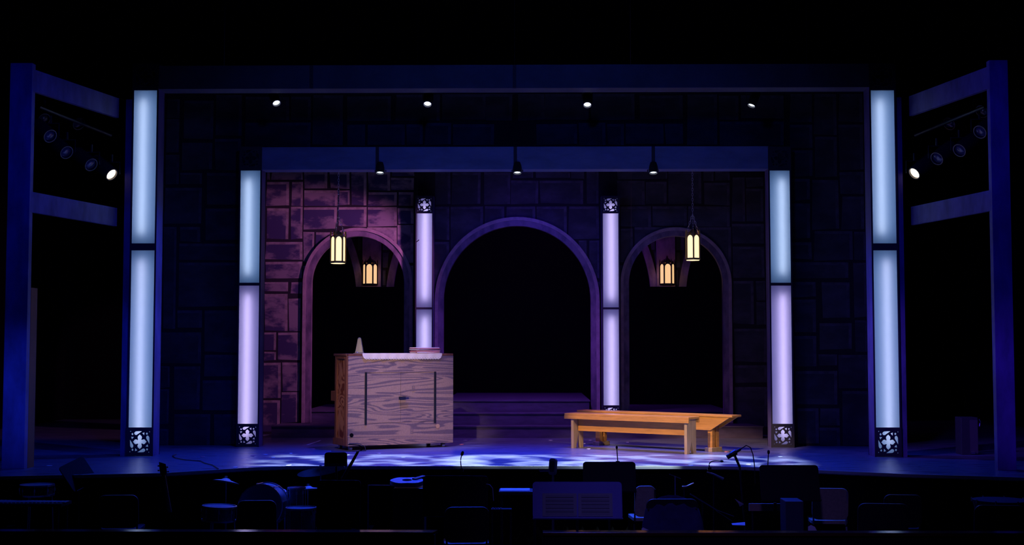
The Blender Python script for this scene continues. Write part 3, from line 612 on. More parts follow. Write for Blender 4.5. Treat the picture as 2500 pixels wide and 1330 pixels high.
# ------------------------------------------------------------------ piano
def piano():
    N = Vector((X(848, 18.02, 1080), 18.02, 0)); th = math.atan2(.78, 1.424)
    W, D, H0, H1 = 1.60, .46, .06, 1.325
    t = thing('upright_piano', (N.x, N.y, 0), 'wooden upright piano on casters with plywood back towards the pit', 'piano', rz=th)
    T = TR(N.x, N.y, 0, th)
    def part(name, fn, mats, par=None, **k):
        b = MB(); b.T = T; fn(b); return b.obj(name, mats, par or t, **k)
    # cheek (end) with frame and inset panel, on local -x side
    part('side_panel', lambda b: b.box((0.0, .03, H0+.04), (.02, D-.02, H1-.03)), mPLYEND)
    def fr(b):
        b.box((-.02, 0.0, H0), (.012, .085, H1)); b.box((-.02, D-.07, H0), (.012, D, H1)); b.box((-.02, .085, H1-.075), (.012, D-.07, H1)); b.box((-.02, .085, H0), (.012, D-.07, H0+.10))
    part('side_frame', fr, mMAHOG, bevel=.006)
    part('case', lambda b: (b.box((.02, .03, H0), (W-.02, .08, H1-.03)), b.box((W-.02, 0.02, H0), (W, D, H1-.03)), b.box((.02, D-.03, H0), (W-.02, D, H1-.03)), b.box((.02, .08, H0), (W-.02, D-.03, H0+.05))), mMAHOG)
    part('lid', lambda b: b.box((-.03, 0.0, H1-.03), (W, D+.03, H1)), mMAHOG, bevel=.005)
    # plywood back board with the two little doors
    x0, x1, z0, z1 = .265, 1.315, .365, 1.065; xm = (x0+x1)/2
    def back(b):
        b.box((.0, 0.0, H0), (x0, .02, H1-.031)); b.box((x1, 0.0, H0), (W, .02, H1-.031)); b.box((x0, 0, H0), (x1, .02, z0)); b.box((x0, 0, z1), (x1, .02, H1-.031))
    part('back_board', back, mPLY)
    for a, c in ((x0+.004, xm-.002), (xm+.002, x1-.004)):
        dr = part('access_door', lambda b: b.box((a, .002, z0+.004), (c, .02, z1-.004)), mPLY)
    for hx in (x0, x1):
        part('piano_hinge', lambda b: (b.box((hx-.016, -.006, z0-.02), (hx+.016, .001, z1+.005)), b.tube([(hx, -.008, z0-.02), (hx, -.008, z1+.005)], .006, 6)), mMETBLK, dr)
    part('latch', lambda b: (b.box((xm-.03, -.014, .69), (xm+.07, .001, .725)), b.tube([(xm-.02, -.02, .70), (xm+.11, -.02, .71)], .007, 6)), mMETBLK, dr)
    def disc(b, cx, cz, r): b.prism([(cx+r*math.cos(k*PI/8), cz+r*math.sin(k*PI/8)) for k in range(16)], -.004, .001)
    part('cable_hole', lambda b: disc(b, .06, .21, .028), mBLACK); part('wood_plug', lambda b: disc(b, 1.36, .30, .03), M('pale_plug', (.6, .36, .18), .5))
    # keybed and key slip, far side of the cheek
    part('key_bed', lambda b: b.box((-.01, D, .66), (W-.02, D+.18, .80)), mMAHOG, bevel=.006)
    part('key_lid', lambda b: b.box((.03, D, .80), (W-.05, D+.13, .86)), mMAHOG)
    part('toe_block', lambda b: b.box((-.02, D, H0), (.06, D+.06, H0+.09)), mMAHOG)
    for cx, cy in ((.06, .05), (.06, D-.03), (W-.14, .05), (W-.2, D-.05)):
        c = part('caster', lambda b: (b.tube([(cx-.02, cy, .032), (cx+.02, cy, .032)], .032, 12), b.tube([(cx, cy, .03), (cx, cy, .065)], .012, 8)), mCHROME)
    me = bpy.data.curves.new('txt', 'FONT')
    def letter(ch, x, z, s):
        cu = bpy.data.curves.new('stencil', 'FONT'); cu.body = ch; cu.size = s; cu.extrude = .0006; o = bpy.data.objects.new('tmp', cu); COL.objects.link(o); bpy.context.view_layer.update()
        m_ = bpy.data.meshes.new_from_object(o.evaluated_get(bpy.context.evaluated_depsgraph_get())); bpy.data.objects.remove(o)
        m_.materials.clear(); m_.materials.append(M('faded_stencil', (.22, .15, .15), .6)); o = bpy.data.objects.new('stencil_mark', m_); COL.objects.link(o)
        o.matrix_world = T @ Matrix.Translation((x, -.0012, z)) @ Matrix.Rotation(PI/2, 4, 'X'); o.parent = t; bpy.context.view_layer.update(); o.matrix_parent_inverse = t.matrix_world.inverted()
    letter('B', .95, .80, .11); letter('B', .93, .20, .11)
    # lace runner
    b = MB(); b.T = T; x0, x1 = .21, 1.42; zt = H1+.004; n = 60
    b.box((x0, -.006, zt-.002), (x1, D*.75, zt+.002))
    hang = []
    for i in range(n+1):
        x = x0+(x1-x0)*i/n; sc = abs(math.sin(PI*i*.5)); zb = zt-.075-.010*(i % 2)+(.05 if i in (0, n) else (.02 if i in (1, n-1) else 0)); hang.append((x, zb))
    for i in range(n): b.add([(hang[i][0], -.009-.003*math.sin(i*.9), hang[i][1]), (hang[i+1][0], -.009-.003*math.sin((i+1)*.9), hang[i+1][1]), (hang[i+1][0], -.007, zt), (hang[i][0], -.007, zt)], [(0, 1, 2, 3)], 0)
    for i in range(2, n-1):
        if i % 2: cx, cz = hang[i][0], hang[i][1]+.018; b.prism([(cx+.004*math.cos(k*PI/3), cz+.004*math.sin(k*PI/3)) for k in range(6)], -.0145, -.0125, 1)
    tag(b.obj('lace_runner', [mLACE, mINK]), 'cream lace runner draped over the top edge of the piano', 'cloth')
    # metronome
    b = MB(); b.T = T @ TR(.285, .30, H1+.006, .3)
    t2 = thing('metronome', T @ Vector((.285, .30, H1+.006)), 'tall pyramid metronome standing on the piano', 'metronome')
    b.lathe([(.082, 0), (.082, .012), (.074, .03), (.036, .195), (.030, .21), (.012, .222)], 4); b.obj('case', M('metronome_wood', (.11, .085, .07), .3, noise=.3, scale=20, stretch=(1, 1, .2)), t2, bevel=.003)
    b = MB(); b.T = T @ TR(.23, .22, H1+.02); b.tube([(0, 0, 0), (-.02, 0, 0)], .006, 8); b.obj('winding_key', mCHROME, t2)
    # stack of scores
    z = H1+.006; mats = [mREDP, mPAPER, mREDP, mPINKP, M('purple_folder', (.2, .08, .25), .6), mPAPER, mREDP, mPINKP, M('white_cover', (.75, .75, .85), .4)]
    names = ['red score at the very bottom of the stack on the piano', 'white booklet second from the bottom of the stack on the piano', 'red folder third from the bottom of the stack on the piano', 'pink folder fourth from the bottom of the stack on the piano', 'purple folder in the middle of the stack on the piano', 'white booklet fourth from the top of the stack on the piano', 'red folder third from the top of the stack on the piano', 'pink booklet just under the topmost book on the piano', 'white covered book on the very top of the stack on the piano']
    for i, m in enumerate(mats):
        h = random.uniform(.007, .011); b = MB(); b.T = T @ TR(1.24+random.uniform(-.015, .02), .20+random.uniform(-.01, .01), z, random.uniform(-.08, .08)); b.box((-.18, -.12, 0), (.18, .12, h)); z += h+.0008
        tag(b.obj('music_score', m), names[i], 'book', 'music books stacked on the piano')
    b = MB(); b.tube([T @ Vector((.02, -.02, .10)), T @ Vector((.14, -.04, .10)), T @ Vector((.22, -.09, .06)), T @ Vector((.20, -.18, .008)), T @ Vector((.0, -.22, .008)), T @ Vector((-.25, -.05, .008))], .006, 6)
    tag(b.obj('power_cable', mRUB), 'thin dark cable trailing from the bottom corner of the piano', 'cable')
piano()
# ------------------------------------------------------------------ benches
def bench1():
    a = FL(1395, 1094); c = FL(1672, 1109); th = math.atan2(c.y-a.y, c.x-a.x); L = (c-a).length; T = TR(a.x, a.y, 0, th)
    t = thing('wooden_bench', a, 'front varnished pine bench with notched board legs', 'bench', 'wooden benches on the stage', rz=th)
    def part(name, fn, mats, **k):
        b = MB(); b.T = T; fn(b); return b.obj(name, mats, t, **k)
    H = .49; Wd = .30; x0, x1 = -.12, L+.06
    part('seat', lambda b: b.box((x0, 0, H-.03), (x1, Wd, H)), mBENCH, bevel=.004)
    part('apron', lambda b: b.box((x0, -.004, H-.08), (x1, .022, H-.031)), mBENCH, bevel=.003)
    part('apron', lambda b: b.box((x0, Wd-.022, H-.08), (x1, Wd+.002, H-.031)), mBENCH, bevel=.003)
    part('stretcher', lambda b: b.box((.03, Wd/2-.02, H-.25), (L-.03, Wd/2+.02, H-.031)), mBENCH)
    for x in (.0, L):
        def leg(b):
            y0, y1 = .024, Wd-.024; ym = (y0+y1)/2; hn = .23 if x < .5 else .17; pl = [(y0, 0), (y0+.068, 0), (ym, hn), (y1-.068, 0), (y1, 0), (y1, H-.031), (y0, H-.031)]
            M0 = b.T; b.T = T @ TR(x, 0, 0, PI/2)
            for pc in (pl[:3]+[(ym, H-.031), (y0, H-.031)], [(ym, hn)]+pl[3:6]+[(ym, H-.031)]): b.prism(pc, -.02, .02)
            b.T = M0
        part('leg_board', leg, mBENCH2)
def bench2():
    a = FL(1468, 1086); c = FL(1742, 1101); th = math.atan2(c.y-a.y, c.x-a.x); L = (c-a).length; T = TR(a.x, a.y, 0, th)
    t = thing('wooden_bench', a, 'rear longer pine bench with slanted apron ends and footed legs', 'bench', 'wooden benches on the stage', rz=th)
    def part(name, fn, mats, **k):
        b = MB(); b.T = T; fn(b); return b.obj(name, mats, t, **k)
    H = .50; W = .26; x0, x1 = -.34, L+.36
    part('seat', lambda b: b.box((x0, -W/2, H-.028), (x1, W/2, H)), mBENCH, bevel=.004)
    part('apron', lambda b: b.prism([(x0+.34, H-.21), (x1-.34, H-.21), (x1-.04, H-.0285), (x0+.04, H-.0285)], -W/2+.01, -W/2+.035), mBENCH)
    part('apron', lambda b: b.prism([(x0+.34, H-.21), (x1-.34, H-.21), (x1-.04, H-.0285), (x0+.04, H-.0285)], W/2-.035, W/2-.01), mBENCH)
    for x in (0, L):
        part('foot_block', lambda b: b.box((x-.055, -W/2-.01, 0), (x+.055, W/2+.01, .055)), mBENCH2, bevel=.003)
        for y in (-.06, .06): part('leg_post', lambda b: b.box((x-.035, y-.035, .055), (x+.035, y+.035, H-.029)), mBENCH, bevel=.003)
bench1(); bench2()
# ------------------------------------------------------------------ floor bits
def scrap(px, py, wd, ht, mat, label, name='paper_scrap', rz=0, cat='scrap'):
    p = FL(px, py); b = MB(); b.T = TR(p.x, p.y, .0015, rz); n = 7
    pts = [(wd/2*math.cos(2*PI*k/n)*random.uniform(.7, 1.1), ht/2*math.sin(2*PI*k/n)*random.uniform(.7, 1.1)) for k in range(n)]
    b.prismz(pts, 0, .004); tag(b.obj(name, mat), label, cat, 'paper scraps on the stage floor')
sp_ = [(710, 1107, 'white'), (667, 1117, 'white'), (648, 1110, 'white'), (617, 1113, 'pink'), (926, 1107, 'white'), (985, 1117, 'white'), (850, 1111, 'white'), (495, 1115, 'pink'), (575, 1141, 'white'), (705, 1136, 'white'), (1425, 1083, 'white'), (1440, 1075, 'white'), (1532, 1080, 'white'), (1438, 1096, 'white'), (1345, 1075, 'white'), (1136, 1075, 'white'), (1127, 1085, 'pink'), (1905, 1115, 'white'), (1955, 1110, 'pink'), (1828, 1134, 'white'), (1687, 1136, 'white'), (1994, 1142, 'white'), (1773, 1103, 'pink'), (120, 1137, 'white'), (765, 1096, 'pink')]
mSCR = M('petal_white', (.8, .8, .75), .7); mSCRP = M('petal_pink', (.8, .25, .3), .7)
for i, (px, py, c) in enumerate(sp_):
    where = 'far left' if px < 500 else 'left of the piano' if px < 800 else 'in front of the piano' if px < 1130 else 'centre stage' if px < 1360 else 'around the benches' if px < 1790 else 'far right'
    scrap(px, py, random.uniform(.045, .08), random.uniform(.05, .12), mSCR if c == 'white' else mSCRP, f'small {c} paper scrap on the stage floor, {where}', rz=random.uniform(-.4, .4))
a, c = FL(750, 1086), FL(782, 1075); d = Vector((.012, 0, 0)); b = MB(); b.add([a-d, a+d, c+d, c-d]+[q+Vector((0, 0, .003)) for q in (a-d, a+d, c+d, c-d)], [(4, 5, 6, 7), (0, 1, 5, 4), (1, 2, 6, 5), (2, 3, 7, 6), (3, 0, 4, 7)])
tag(b.obj('spike_tape', M('tape_white', (.6, .65, .8), .5)), 'pale strip of tape on the floor left of the piano', 'tape')
b = MB(); pp = [(430, 1111), (421, 1114), (428, 1119), (450, 1124), (490, 1127), (500, 1132), (520, 1137), (533, 1146)]
b.tube([FL(x, y)+Vector((0, 0, .009)) for x, y in pp], .006, 6); tag(b.obj('floor_cable', mRUB), 'black cable snaking over the stage floor at left', 'cable')
# small dark speaker box at right
p0 = FL(2347, 1110); t = thing('speaker_cabinet', p0, 'dim narrow black speaker cabinet standing on stage at far right', 'speaker'); Yk = p0.y
b = MB(); b.box((X(2347, Yk, 1060), Yk, 0), (X(2388, Yk, 1060), Yk+.25, Z(1018, Yk))); b.obj('cabinet', M('speaker_black', (.03, .028, .03), .6), t, bevel=.006)
b = MB(); b.box((X(2368, Yk, 1060), Yk-.006, .02), (X(2387, Yk, 1060), Yk-.001, Z(1024, Yk))); b.obj('front_cloth', M('speaker_cloth', (.07, .06, .06), .9), t)
b = MB(); b.tube([(X(2390, Yk), Yk+.05, Z(1022, Yk)), (X(2393, Yk), Yk+.05, Z(1030, Yk)), (X(2390, Yk), Yk+.05, Z(1040, Yk))], .008, 6); b.obj('handle', mCHROME, t)
b = MB(); b.box((X(2365, Yk), Yk-.03, .012), (X(2374, Yk), Yk-.002, .04)); b.obj('bracket', mCHROME, t)
# ------------------------------------------------------------------ pit rail walls
YR = 12.2
def rail_wall(px0, px1, lab):
    x0, x1 = X(px0, YR, 1300), X(px1, YR, 1300); zt = Z(1299, YR)
    t = thing('pit_wall', ((x0+x1)/2, YR, -1), lab, 'wall'); b = MB(); b.box((x0, YR+.03, -1), (x1-.02, YR+.12, zt-.03)); b.obj('panel', mPIT, t)
    b = MB(); b.prismz([(x0, YR), (x1-.04, YR), (x1, YR+.16), (x0, YR+.16)], zt-.03, zt); b.obj('hand_rail', mRAIL, t, bevel=.004)
rail_wall(-400, 1066, 'low black orchestra pit wall with glossy wooden rail, left section')
rail_wall(1325, 2900, 'low black orchestra pit wall with glossy wooden rail, right section')
# ------------------------------------------------------------------ pit furniture
FZ = -1.0
def place(px, py, Y): return P(px, py, Y)
def rrect(w_, h_, r, n=5):
    pts = []
    for cx, cy, a0 in ((w_/2-r, h_/2-r, 0), (-w_/2+r, h_/2-r, 90), (-w_/2+r, -h_/2+r, 180), (w_/2-r, -h_/2+r, 270)):
        for k in range(n+1): a = math.radians(a0+90*k/n); pts.append((cx+r*math.cos(a), cy+r*math.sin(a)))
    return pts
def music_stand(px, pyt, Y, rz, tilt, label, w_=.50, h_=.33, mat=mSTAND, base=True, roll=0):
    p = P(px, pyt, Y); T = TR(p.x, Y, p.z, rz) @ Matrix.Rotation(tilt, 4, 'X') @ Matrix.Rotation(roll, 4, 'Y') @ Matrix.Translation((0, 0, -h_/2))
    t = thing('music_stand', (p.x, Y, FZ), label, 'music stand', 'music stands in the orchestra pit')
    b = MB(); b.T = T; b.prism(rrect(w_, h_, .035), -.006, .006); b.obj('desk', mat, t, bevel=.002)
    b = MB(); b.T = T; b.box((-w_/2, -.055, -h_/2-.004), (w_/2, .006, -h_/2+.004)); b.obj('lip', mat, t)
    cc = T @ Vector((0, .012, 0)); b = MB(); b.tube([cc, (cc.x, cc.y+.04, cc.z-.08), (cc.x, cc.y+.04, FZ+.12)], .012, 8); b.obj('pole', mMETBLK, t)
    b = MB(); o = Vector((cc.x, cc.y+.04, FZ))
    for k in range(3): a = k*2*PI/3+.5; b.tube([o+Vector((0, 0, .14)), o+Vector((.24*math.cos(a), .24*math.sin(a), .012))], .011, 6)
    b.obj('tripod_base', mMETBLK, t)
    return t, T
def chair(px, pyt, w_, rz, label, mat=mCHAIRDK, h=.84, legm=None, lean=.16, Y=None):
    Y = Y or (1.4-FZ-h)*3200/(pyt-850); p = P(px, pyt, Y); legm = legm or mMETBLK
    t = thing('orchestra_chair', (p.x, Y, FZ), label, 'chair', 'chairs in the orchestra pit', rz=rz); T = TR(p.x, Y, FZ, rz)
    b = MB(); b.T = T @ TR(0, 0, h-.18, 0, lean); b.prism(rrect(w_, .36, .07), -.012, .012); b.obj('backrest', mat, t, bevel=.004)
    b = MB(); b.T = T @ TR(0, .25, .45); b.prismz(rrect(w_*1.02, .42, .06), -.02, .02); b.obj('seat', mat, t, bevel=.006)
    for s in (-1, 1):
        b = MB(); b.T = T; b.tube([(s*w_*.46, .06, .40), (s*w_*.50, -.06, .0)], .011, 8); b.obj('leg', legm, t)
        b = MB(); b.T = T; b.tube([(s*w_*.46, .42, .43), (s*w_*.48, .46, .0)], .011, 8); b.obj('leg', legm, t)
        b = MB(); b.T = T; b.tube([(s*w_*.44, .06, .42), (s*w_*.46, .02, .55), (s*w_*.46, -.03, .80)], .010, 8); b.obj('back_upright', legm, t)
    return t, T
def gooseneck(px, py, px2, py2, Y, label, head=.014, mat=mMETBLK, curve=.0, name='stand_light', bellhead=False):
    a = P(px, py, Y); c = P(px2, py2, Y); t = thing(name, a, label, 'light' if name == 'stand_light' else 'microphone')
    b = MB(); m = (a+c)/2+Vector((curve, 0, abs(curve)*.6)); pts = [a*(1-u)**2+m*(2*u*(1-u))+c*u*u for u in [k/8 for k in range(9)]]
    b.tube(pts, .006, 6); b.obj('gooseneck', mat, t)
    b = MB(); d = (pts[-1]-pts[-2]).normalized(); b.tube([c, c+d*.01, c+d*head*2, c+d*head*3], [head*.5, head, head, head*.6], 10); b.obj('head', mat, t)
    b = MB(); b.box((a.x-.02, a.y-.015, a.z-.035), (a.x+.02, a.y+.015, a.z)); b.obj('clip', mat, t)
def cymbal(px, py, Y, d, rx, ry, label, stand=True):
    p = P(px, py, Y); t = thing('cymbal', (p.x, Y, FZ), label, 'cymbal', 'cymbals of the drum kit')
    b = MB(); b.T = TR(p.x, Y, p.z, 0, rx, ry); r = d/2; b.lathe([(.002, .03), (.03, .026), (.055, .008), (r*.6, .0), (r, -.014), (r, -.017), (r*.6, -.003), (.05, .004)], 40, cap=False); b.obj('cymbal_plate', mCYM, t, smooth=True)
    b = MB(); b.T = TR(p.x, Y, p.z); b.tube([(0, 0, -.35), (0, 0, .05)], .007, 8); b.tube([(0, 0, .035), (0, 0, .05)], .016, 8); b.tube([(0, 0, FZ-p.z+.15), (0, 0, -.35)], .012, 8); b.obj('stand_rod', mCHROME, t)
    b = MB()
    for k in range(3): a = k*2*PI/3+.9; b.tube([(p.x, Y, FZ+.28), (p.x+.26*math.cos(a), Y+.26*math.sin(a), FZ+.012)], .010, 6)
    b.obj('tripod', mCHROME, t)
def drum(px, py, Y, d, h, rx, ry, label, shell=mSPARK, support='legs', name='drum'):
    p = P(px, py, Y); t = thing(name, (p.x, Y, FZ), label, 'drum', 'drums in the orchestra pit'); T = TR(p.x, Y, p.z, 0, rx, ry); r = d/2
    b = MB(); b.T = T; b.lathe([(r, -h), (r, -.005)], 32); sh = b.obj('shell', shell, t, smooth=True)
    b = MB(); b.T = T; b.lathe([(r+.001, -.006), (r+.001, .002), (.001, .003)], 32, cap=False); b.obj('drum_head', mSKIN, t)
    for z in (.004, -h): 
        b = MB(); b.T = T; b.lathe([(r+.002, z-.012), (r+.012, z-.012), (r+.012, z+.006), (r+.002, z+.006)], 32, cap=False); b.obj('hoop', mCHROME, sh)
    for k in range(8):
        a = 2*PI*k/8+.2; b = MB(); b.T = T; x, y = (r+.012)*math.cos(a), (r+.012)*math.sin(a); b.tube([(x, y, -h+.01), (x, y, .008)], .004, 6); b.tube([(x, y, -.06), (x, y, -.03)], .010, 6); b.obj('lug', mCHROME, sh)
    if support:
        b = MB()
        for k in range(3): a = k*2*PI/3+.3; b.tube([(p.x+(r*.9)*math.cos(a), Y+(r*.9)*math.sin(a), p.z-h*.7 if support == 'legs' else p.z-h), (p.x+(r*1.1)*math.cos(a), Y+(r*1.1)*math.sin(a), FZ+.012)], .009, 6)
        b.obj('leg_frame', mCHROME, t)
def box_thing(name, px0, px1, pyt, Y, depth, label, cat, mat, zb=FZ, group=None, h=None):
    zt = Z(pyt, Y); x0, x1 = X(px0, Y, pyt), X(px1, Y, pyt); b = MB(); b.box((x0, Y, zb if h is None else zt-h), (x1, Y+depth, zt)); return tag(b.obj(name, mat, bevel=.008), label, cat, group)
def sheet(pxs, Y, label, mat=mPAPER, dy=None):
    pts = [P(x, y, Y+(dy[i] if dy else 0)) for i, (x, y) in enumerate(pxs)]; n = len(pts); b = MB(); off = Vector((0, .002, -.002))
    b.add(pts+[p+off for p in pts], [tuple(range(n)), tuple(range(n, 2*n))[::-1]]+[(i, i+n, (i+1) % n+n, (i+1) % n) for i in range(n)]); return tag(b.obj('sheet_music', mat), label, 'paper', 'loose music sheets in the pit')
# chairs
chair(290, 1205, .42, .12, 'black orchestra chair at far left with a thin blue edge')
chair(628, 1217, .40, .1, 'black orchestra chair in front of the drum kit')
chair(1140, 1232, .44, .08, 'black orchestra chair beside the gap in the pit wall')
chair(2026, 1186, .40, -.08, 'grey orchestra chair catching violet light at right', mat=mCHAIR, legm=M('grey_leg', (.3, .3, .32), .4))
chair(2203, 1201, .40, -.12, 'dark blue lit orchestra chair, second from the right edge')
chair(2155, 1222, .50, -.1, 'black orchestra chair silhouetted before the dark blue one')
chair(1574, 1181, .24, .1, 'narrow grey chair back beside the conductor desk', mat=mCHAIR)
chair(2440, 1226, .50, -.1, 'black orchestra chair at the far right edge')
ch, T = chair(1640, 1212, .52, .05, 'black orchestra chair under the draped jacket', h=.90)
# jacket draped over that chair
b = MB(); b.T = T; n = 14; rows = []
for fy, zz, sp in ((-.10, .42, .34), (-.085, .60, .32), (-.06, .76, .30), (-.02, .885, .27), (.02, .93, .22), (.06, .90, .25), (.10, .74, .28)):
    rows.append([((-1+2*k/n)*sp, fy-.008*math.cos(k*1.9), zz-.09*abs(-1+2*k/n)**2.4+.003*math.sin(k*2.3)) for k in range(n+1)])
vs = [p for r in rows for p in r]; fs = [(i*(n+1)+k, i*(n+1)+k+1, (i+1)*(n+1)+k+1, (i+1)*(n+1)+k) for i in range(len(rows)-1) for k in range(n)]
b.add(vs, fs); o = b.obj('jacket', mFAB, smooth=True); sm = o.modifiers.new('thick', 'SOLIDIFY'); sm.thickness = .012; tag(o, 'dark jacket draped over a chair back right of the conductor desk', 'jacket')
# music stands
music_stand(172, 1127, 14.6, .9, -.5, 'black music stand turned edgewise at the far left of the pit', w_=.36, roll=-.35)
music_stand(1487, 1127, 14.1, 0, -.35, 'black music stand silhouetted against the lit stage edge', w_=.56)
music_stand(1112, 1161, 13.8, 0, -.2, 'large black music stand left of the conductor desk', w_=.68, h_=.42)
music_stand(828, 1172, 13.3, .0, -.15, 'broad black music stand in front of the big cymbal', w_=.44, h_=.48)
music_stand(1925, 1135, 14.0, 0, -.3, 'wide black music stand with a bright curved top edge', w_=.62, h_=.38)
t, T = music_stand(820, 1104, 14.0, .15, -.6, 'small black stand desk tipped over near the big cymbal', w_=.24, h_=.16)
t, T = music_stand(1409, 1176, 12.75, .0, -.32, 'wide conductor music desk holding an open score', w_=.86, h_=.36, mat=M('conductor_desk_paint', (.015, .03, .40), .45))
for s in (-1, 1):
    b = MB(); b.T = T; w0, w1 = (-.335, -.008) if s < 0 else (.008, .335); b.box((w0, -.014, -.155), (w1, -.0065, .065)); 
    for k in range(11): b.box((w0+.03, -.0148, -.135+k*.0175), (w1-.03, -.0142, -.135+k*.0175+.0022+.004*(k % 2)), 1)
    if s < 0: so = thing('open_score', T @ Vector((0, -.01, -.155)), 'open printed score lying on the conductor desk', 'book')
    b.obj('page', [M('score_paper', (.35, .38, .36), .7), mINK], so)
# mics and lights
gooseneck(1127, 1143, 1127, 1112, 13.8, 'black gooseneck light rising left of centre against the lit floor', curve=-.02, head=.016)
gooseneck(1508, 1125, 1506, 1096, 14.1, 'black gooseneck light clipped to the centre music stand', head=.012)
gooseneck(1732, 1140, 1758, 1125, 14.3, 'small arched gooseneck light before the right bench', curve=-.08, head=.012)
gooseneck(1874, 1143, 1876, 1108, 14.0, 'thin gooseneck light on the curved topped stand', head=.014)
def mic(px0, py0, px1, py1, pxb, pyb, Y, label, cable):
    a, c, q = P(px0, py0, Y), P(px1, py1, Y), P(pxb, pyb, Y); t = thing('microphone_stand', (q.x, Y, FZ), label, 'microphone')
    b = MB(); d = (a-c).normalized(); b.tube([c, a-d*.07, a-d*.06, a], [.014, .018, .026, .026], 12); b.obj('microphone', mRUB, t, smooth=True)
    m = (a+c)/2; b = MB(); b.tube([m-d*.03, m+d*.03], .032, 8); b.tube([m, q], .014, 8); b.obj('clip_arm', mRUB, t)
    b = MB(); b.tube([q, (q.x+.06, Y, FZ+.3), (q.x+.06, Y, FZ+.05)], .012, 8); b.obj('pole', mMETBLK, t)
    b = MB(); b.T = TR(q.x+.06, Y, FZ); b.lathe([(.14, 0), (.14, .015), (.03, .03)], 20); b.obj('round_base', mMETBLK, t)
    b = MB(); b.tube([P(x, y, Y) for x, y in cable], .006, 6); b.obj('cable', mRUB, t)
mic(1775, 1116, 1808, 1096, 1806, 1140, 14.4, 'black microphone angled on its stand at the right of the pit', [(1808, 1096), (1822, 1087), (1832, 1092), (1838, 1108), (1842, 1135), (1844, 1180)])
t = thing('boom_arm', P(862, 1130, 14.2), 'black boom arm rising over the big cymbal', 'stand'); b = MB(); b.tube([P(836, 1170, 14.2), P(874, 1102, 14.2)], [.020, .014], 8); b.obj('arm', mRUB, t)
b = MB(); b.tube([P(836, 1170, 14.2), P(836, 1190, 14.2), (P(836, 1190, 14.2).x, 14.2, FZ)], .014, 8); b.obj('pole', mMETBLK, t)
b = MB(); b.tube([P(x, y, 14.2) for x, y in ((874, 1102), (884, 1098), (884, 1090), (876, 1086), (850, 1085))], .005, 6); b.obj('cable', mRUB, t)
# drum kit
cymbal(783, 1146, 14.5, .52, -.25, -.2, 'large cymbal tilted towards the stage light'); cymbal(552, 1173, 14.75, .30, -.2, .15, 'small blue lit cymbal left of the drum kit'); cymbal(752, 1192, 15.0, .30, -.15, -.1, 'half hidden cymbal beside the sparkling tom')
drum(536, 1236, 14.0, .34, .14, 0, .05, 'snare drum with blue lit head left of the drum kit', name='snare_drum')
drum(724, 1191, 14.4, .17, .24, 0, .0, 'tall sparkling tom drum catching pale blue light', name='tom_drum')
drum(683, 1201, 14.75, .12, .12, .3, 0, 'small glittering tom drum above the bass drum', name='tom_drum')
drum(735, 1240, 13.9, .30, .28, 0, 0, 'blue lit floor tom low beside the broad music stand', name='floor_tom')
drum(91, 1184, 14.0, .33, .10, 0, 0, 'flat blue lit drum head at the far left of the pit', name='snare_drum', shell=mRUB)
drum(636, 1236, 14.15, .46, .35, PI/2-.05, 0, 'bass drum of the kit with glittering rim', name='bass_drum', support=None)
# glockenspiel
p = P(60, 1222, 13.6); t = thing('glockenspiel', (p.x, 13.6, p.z-.05), 'glockenspiel with blue lit metal bars at far left', 'instrument')
b = MB(); b.box((p.x-.42, 13.5, p.z-.05), (p.x+.42, 13.8, p.z-.02)); b.obj('frame', mRUB, t)
for k in range(20): b = MB(); x = p.x-.40+k*.042; b.box((x, 13.53+k*.002, p.z-.018), (x+.03, 13.78-k*.004, p.z-.010)); b.obj('tone_bar', M('bar_steel', (.35, .36, .4), .3) if k == 0 else bpy.data.materials['bar_steel'], t)
b = MB()
for x in (-.38, .38):
    for y in (13.52, 13.78): b.tube([(p.x+x, y, FZ), (p.x+x, y, p.z-.05)], .012, 6)
b.obj('leg_frame', mMETBLK, t)
# bass guitar headstock
p = P(398, 1127, 14.0); q = P(407, 1192, 14.0); t = thing('bass_guitar', (q.x, 14.0, FZ), 'bass guitar standing upright with tuning pegs against the blue floor', 'guitar')
b = MB(); b.T = TR(0, 0, 0); b.prism([(P(x, y, 14).x, P(x, y, 14).z) for x, y in ((389, 1127), (405, 1132), (408, 1152), (405, 1158), (393, 1158), (391, 1150))], 13.985, 14.0); b.obj('headstock', mRUB, t)
nb = P(415, 1250, 14.0); b = MB(); b.tube([P(399, 1156, 13.99), nb], .022, 8); b.obj('neck', mMAHOG, t)
b = MB()
for k in range(4): b.tube([P(395+k*4, 1134+3*k, 13.975), P(400+k*3.4, 1190, 13.965), P(410+k*3, 1250, 13.965)], .0014, 4)
b.obj('strings', mCHROME, t)
for (x, y, s) in ((388, 1137, -1), (388, 1148, -1), (408, 1140, 1), (410, 1151, 1)):
    b = MB(); c = P(x, y, 13.99); b.tube([c, c+Vector((s*-.015, 0, 0))], .005, 6); b.box((c.x+s*.004-.008, 13.985, c.z-.008), (c.x+s*.004+.008, 13.995, c.z+.008)); b.obj('tuning_peg', mCHROME, t)
b = MB(); bl = [(nb.x+.17*math.cos(a)*(1-.18*math.cos(2*a)), -.78+.24*math.sin(a)) for a in [k*PI/10 for k in range(20)]]; b.prism(bl, 13.96, 14.01); b.obj('body', mRUB, t, bevel=.008)
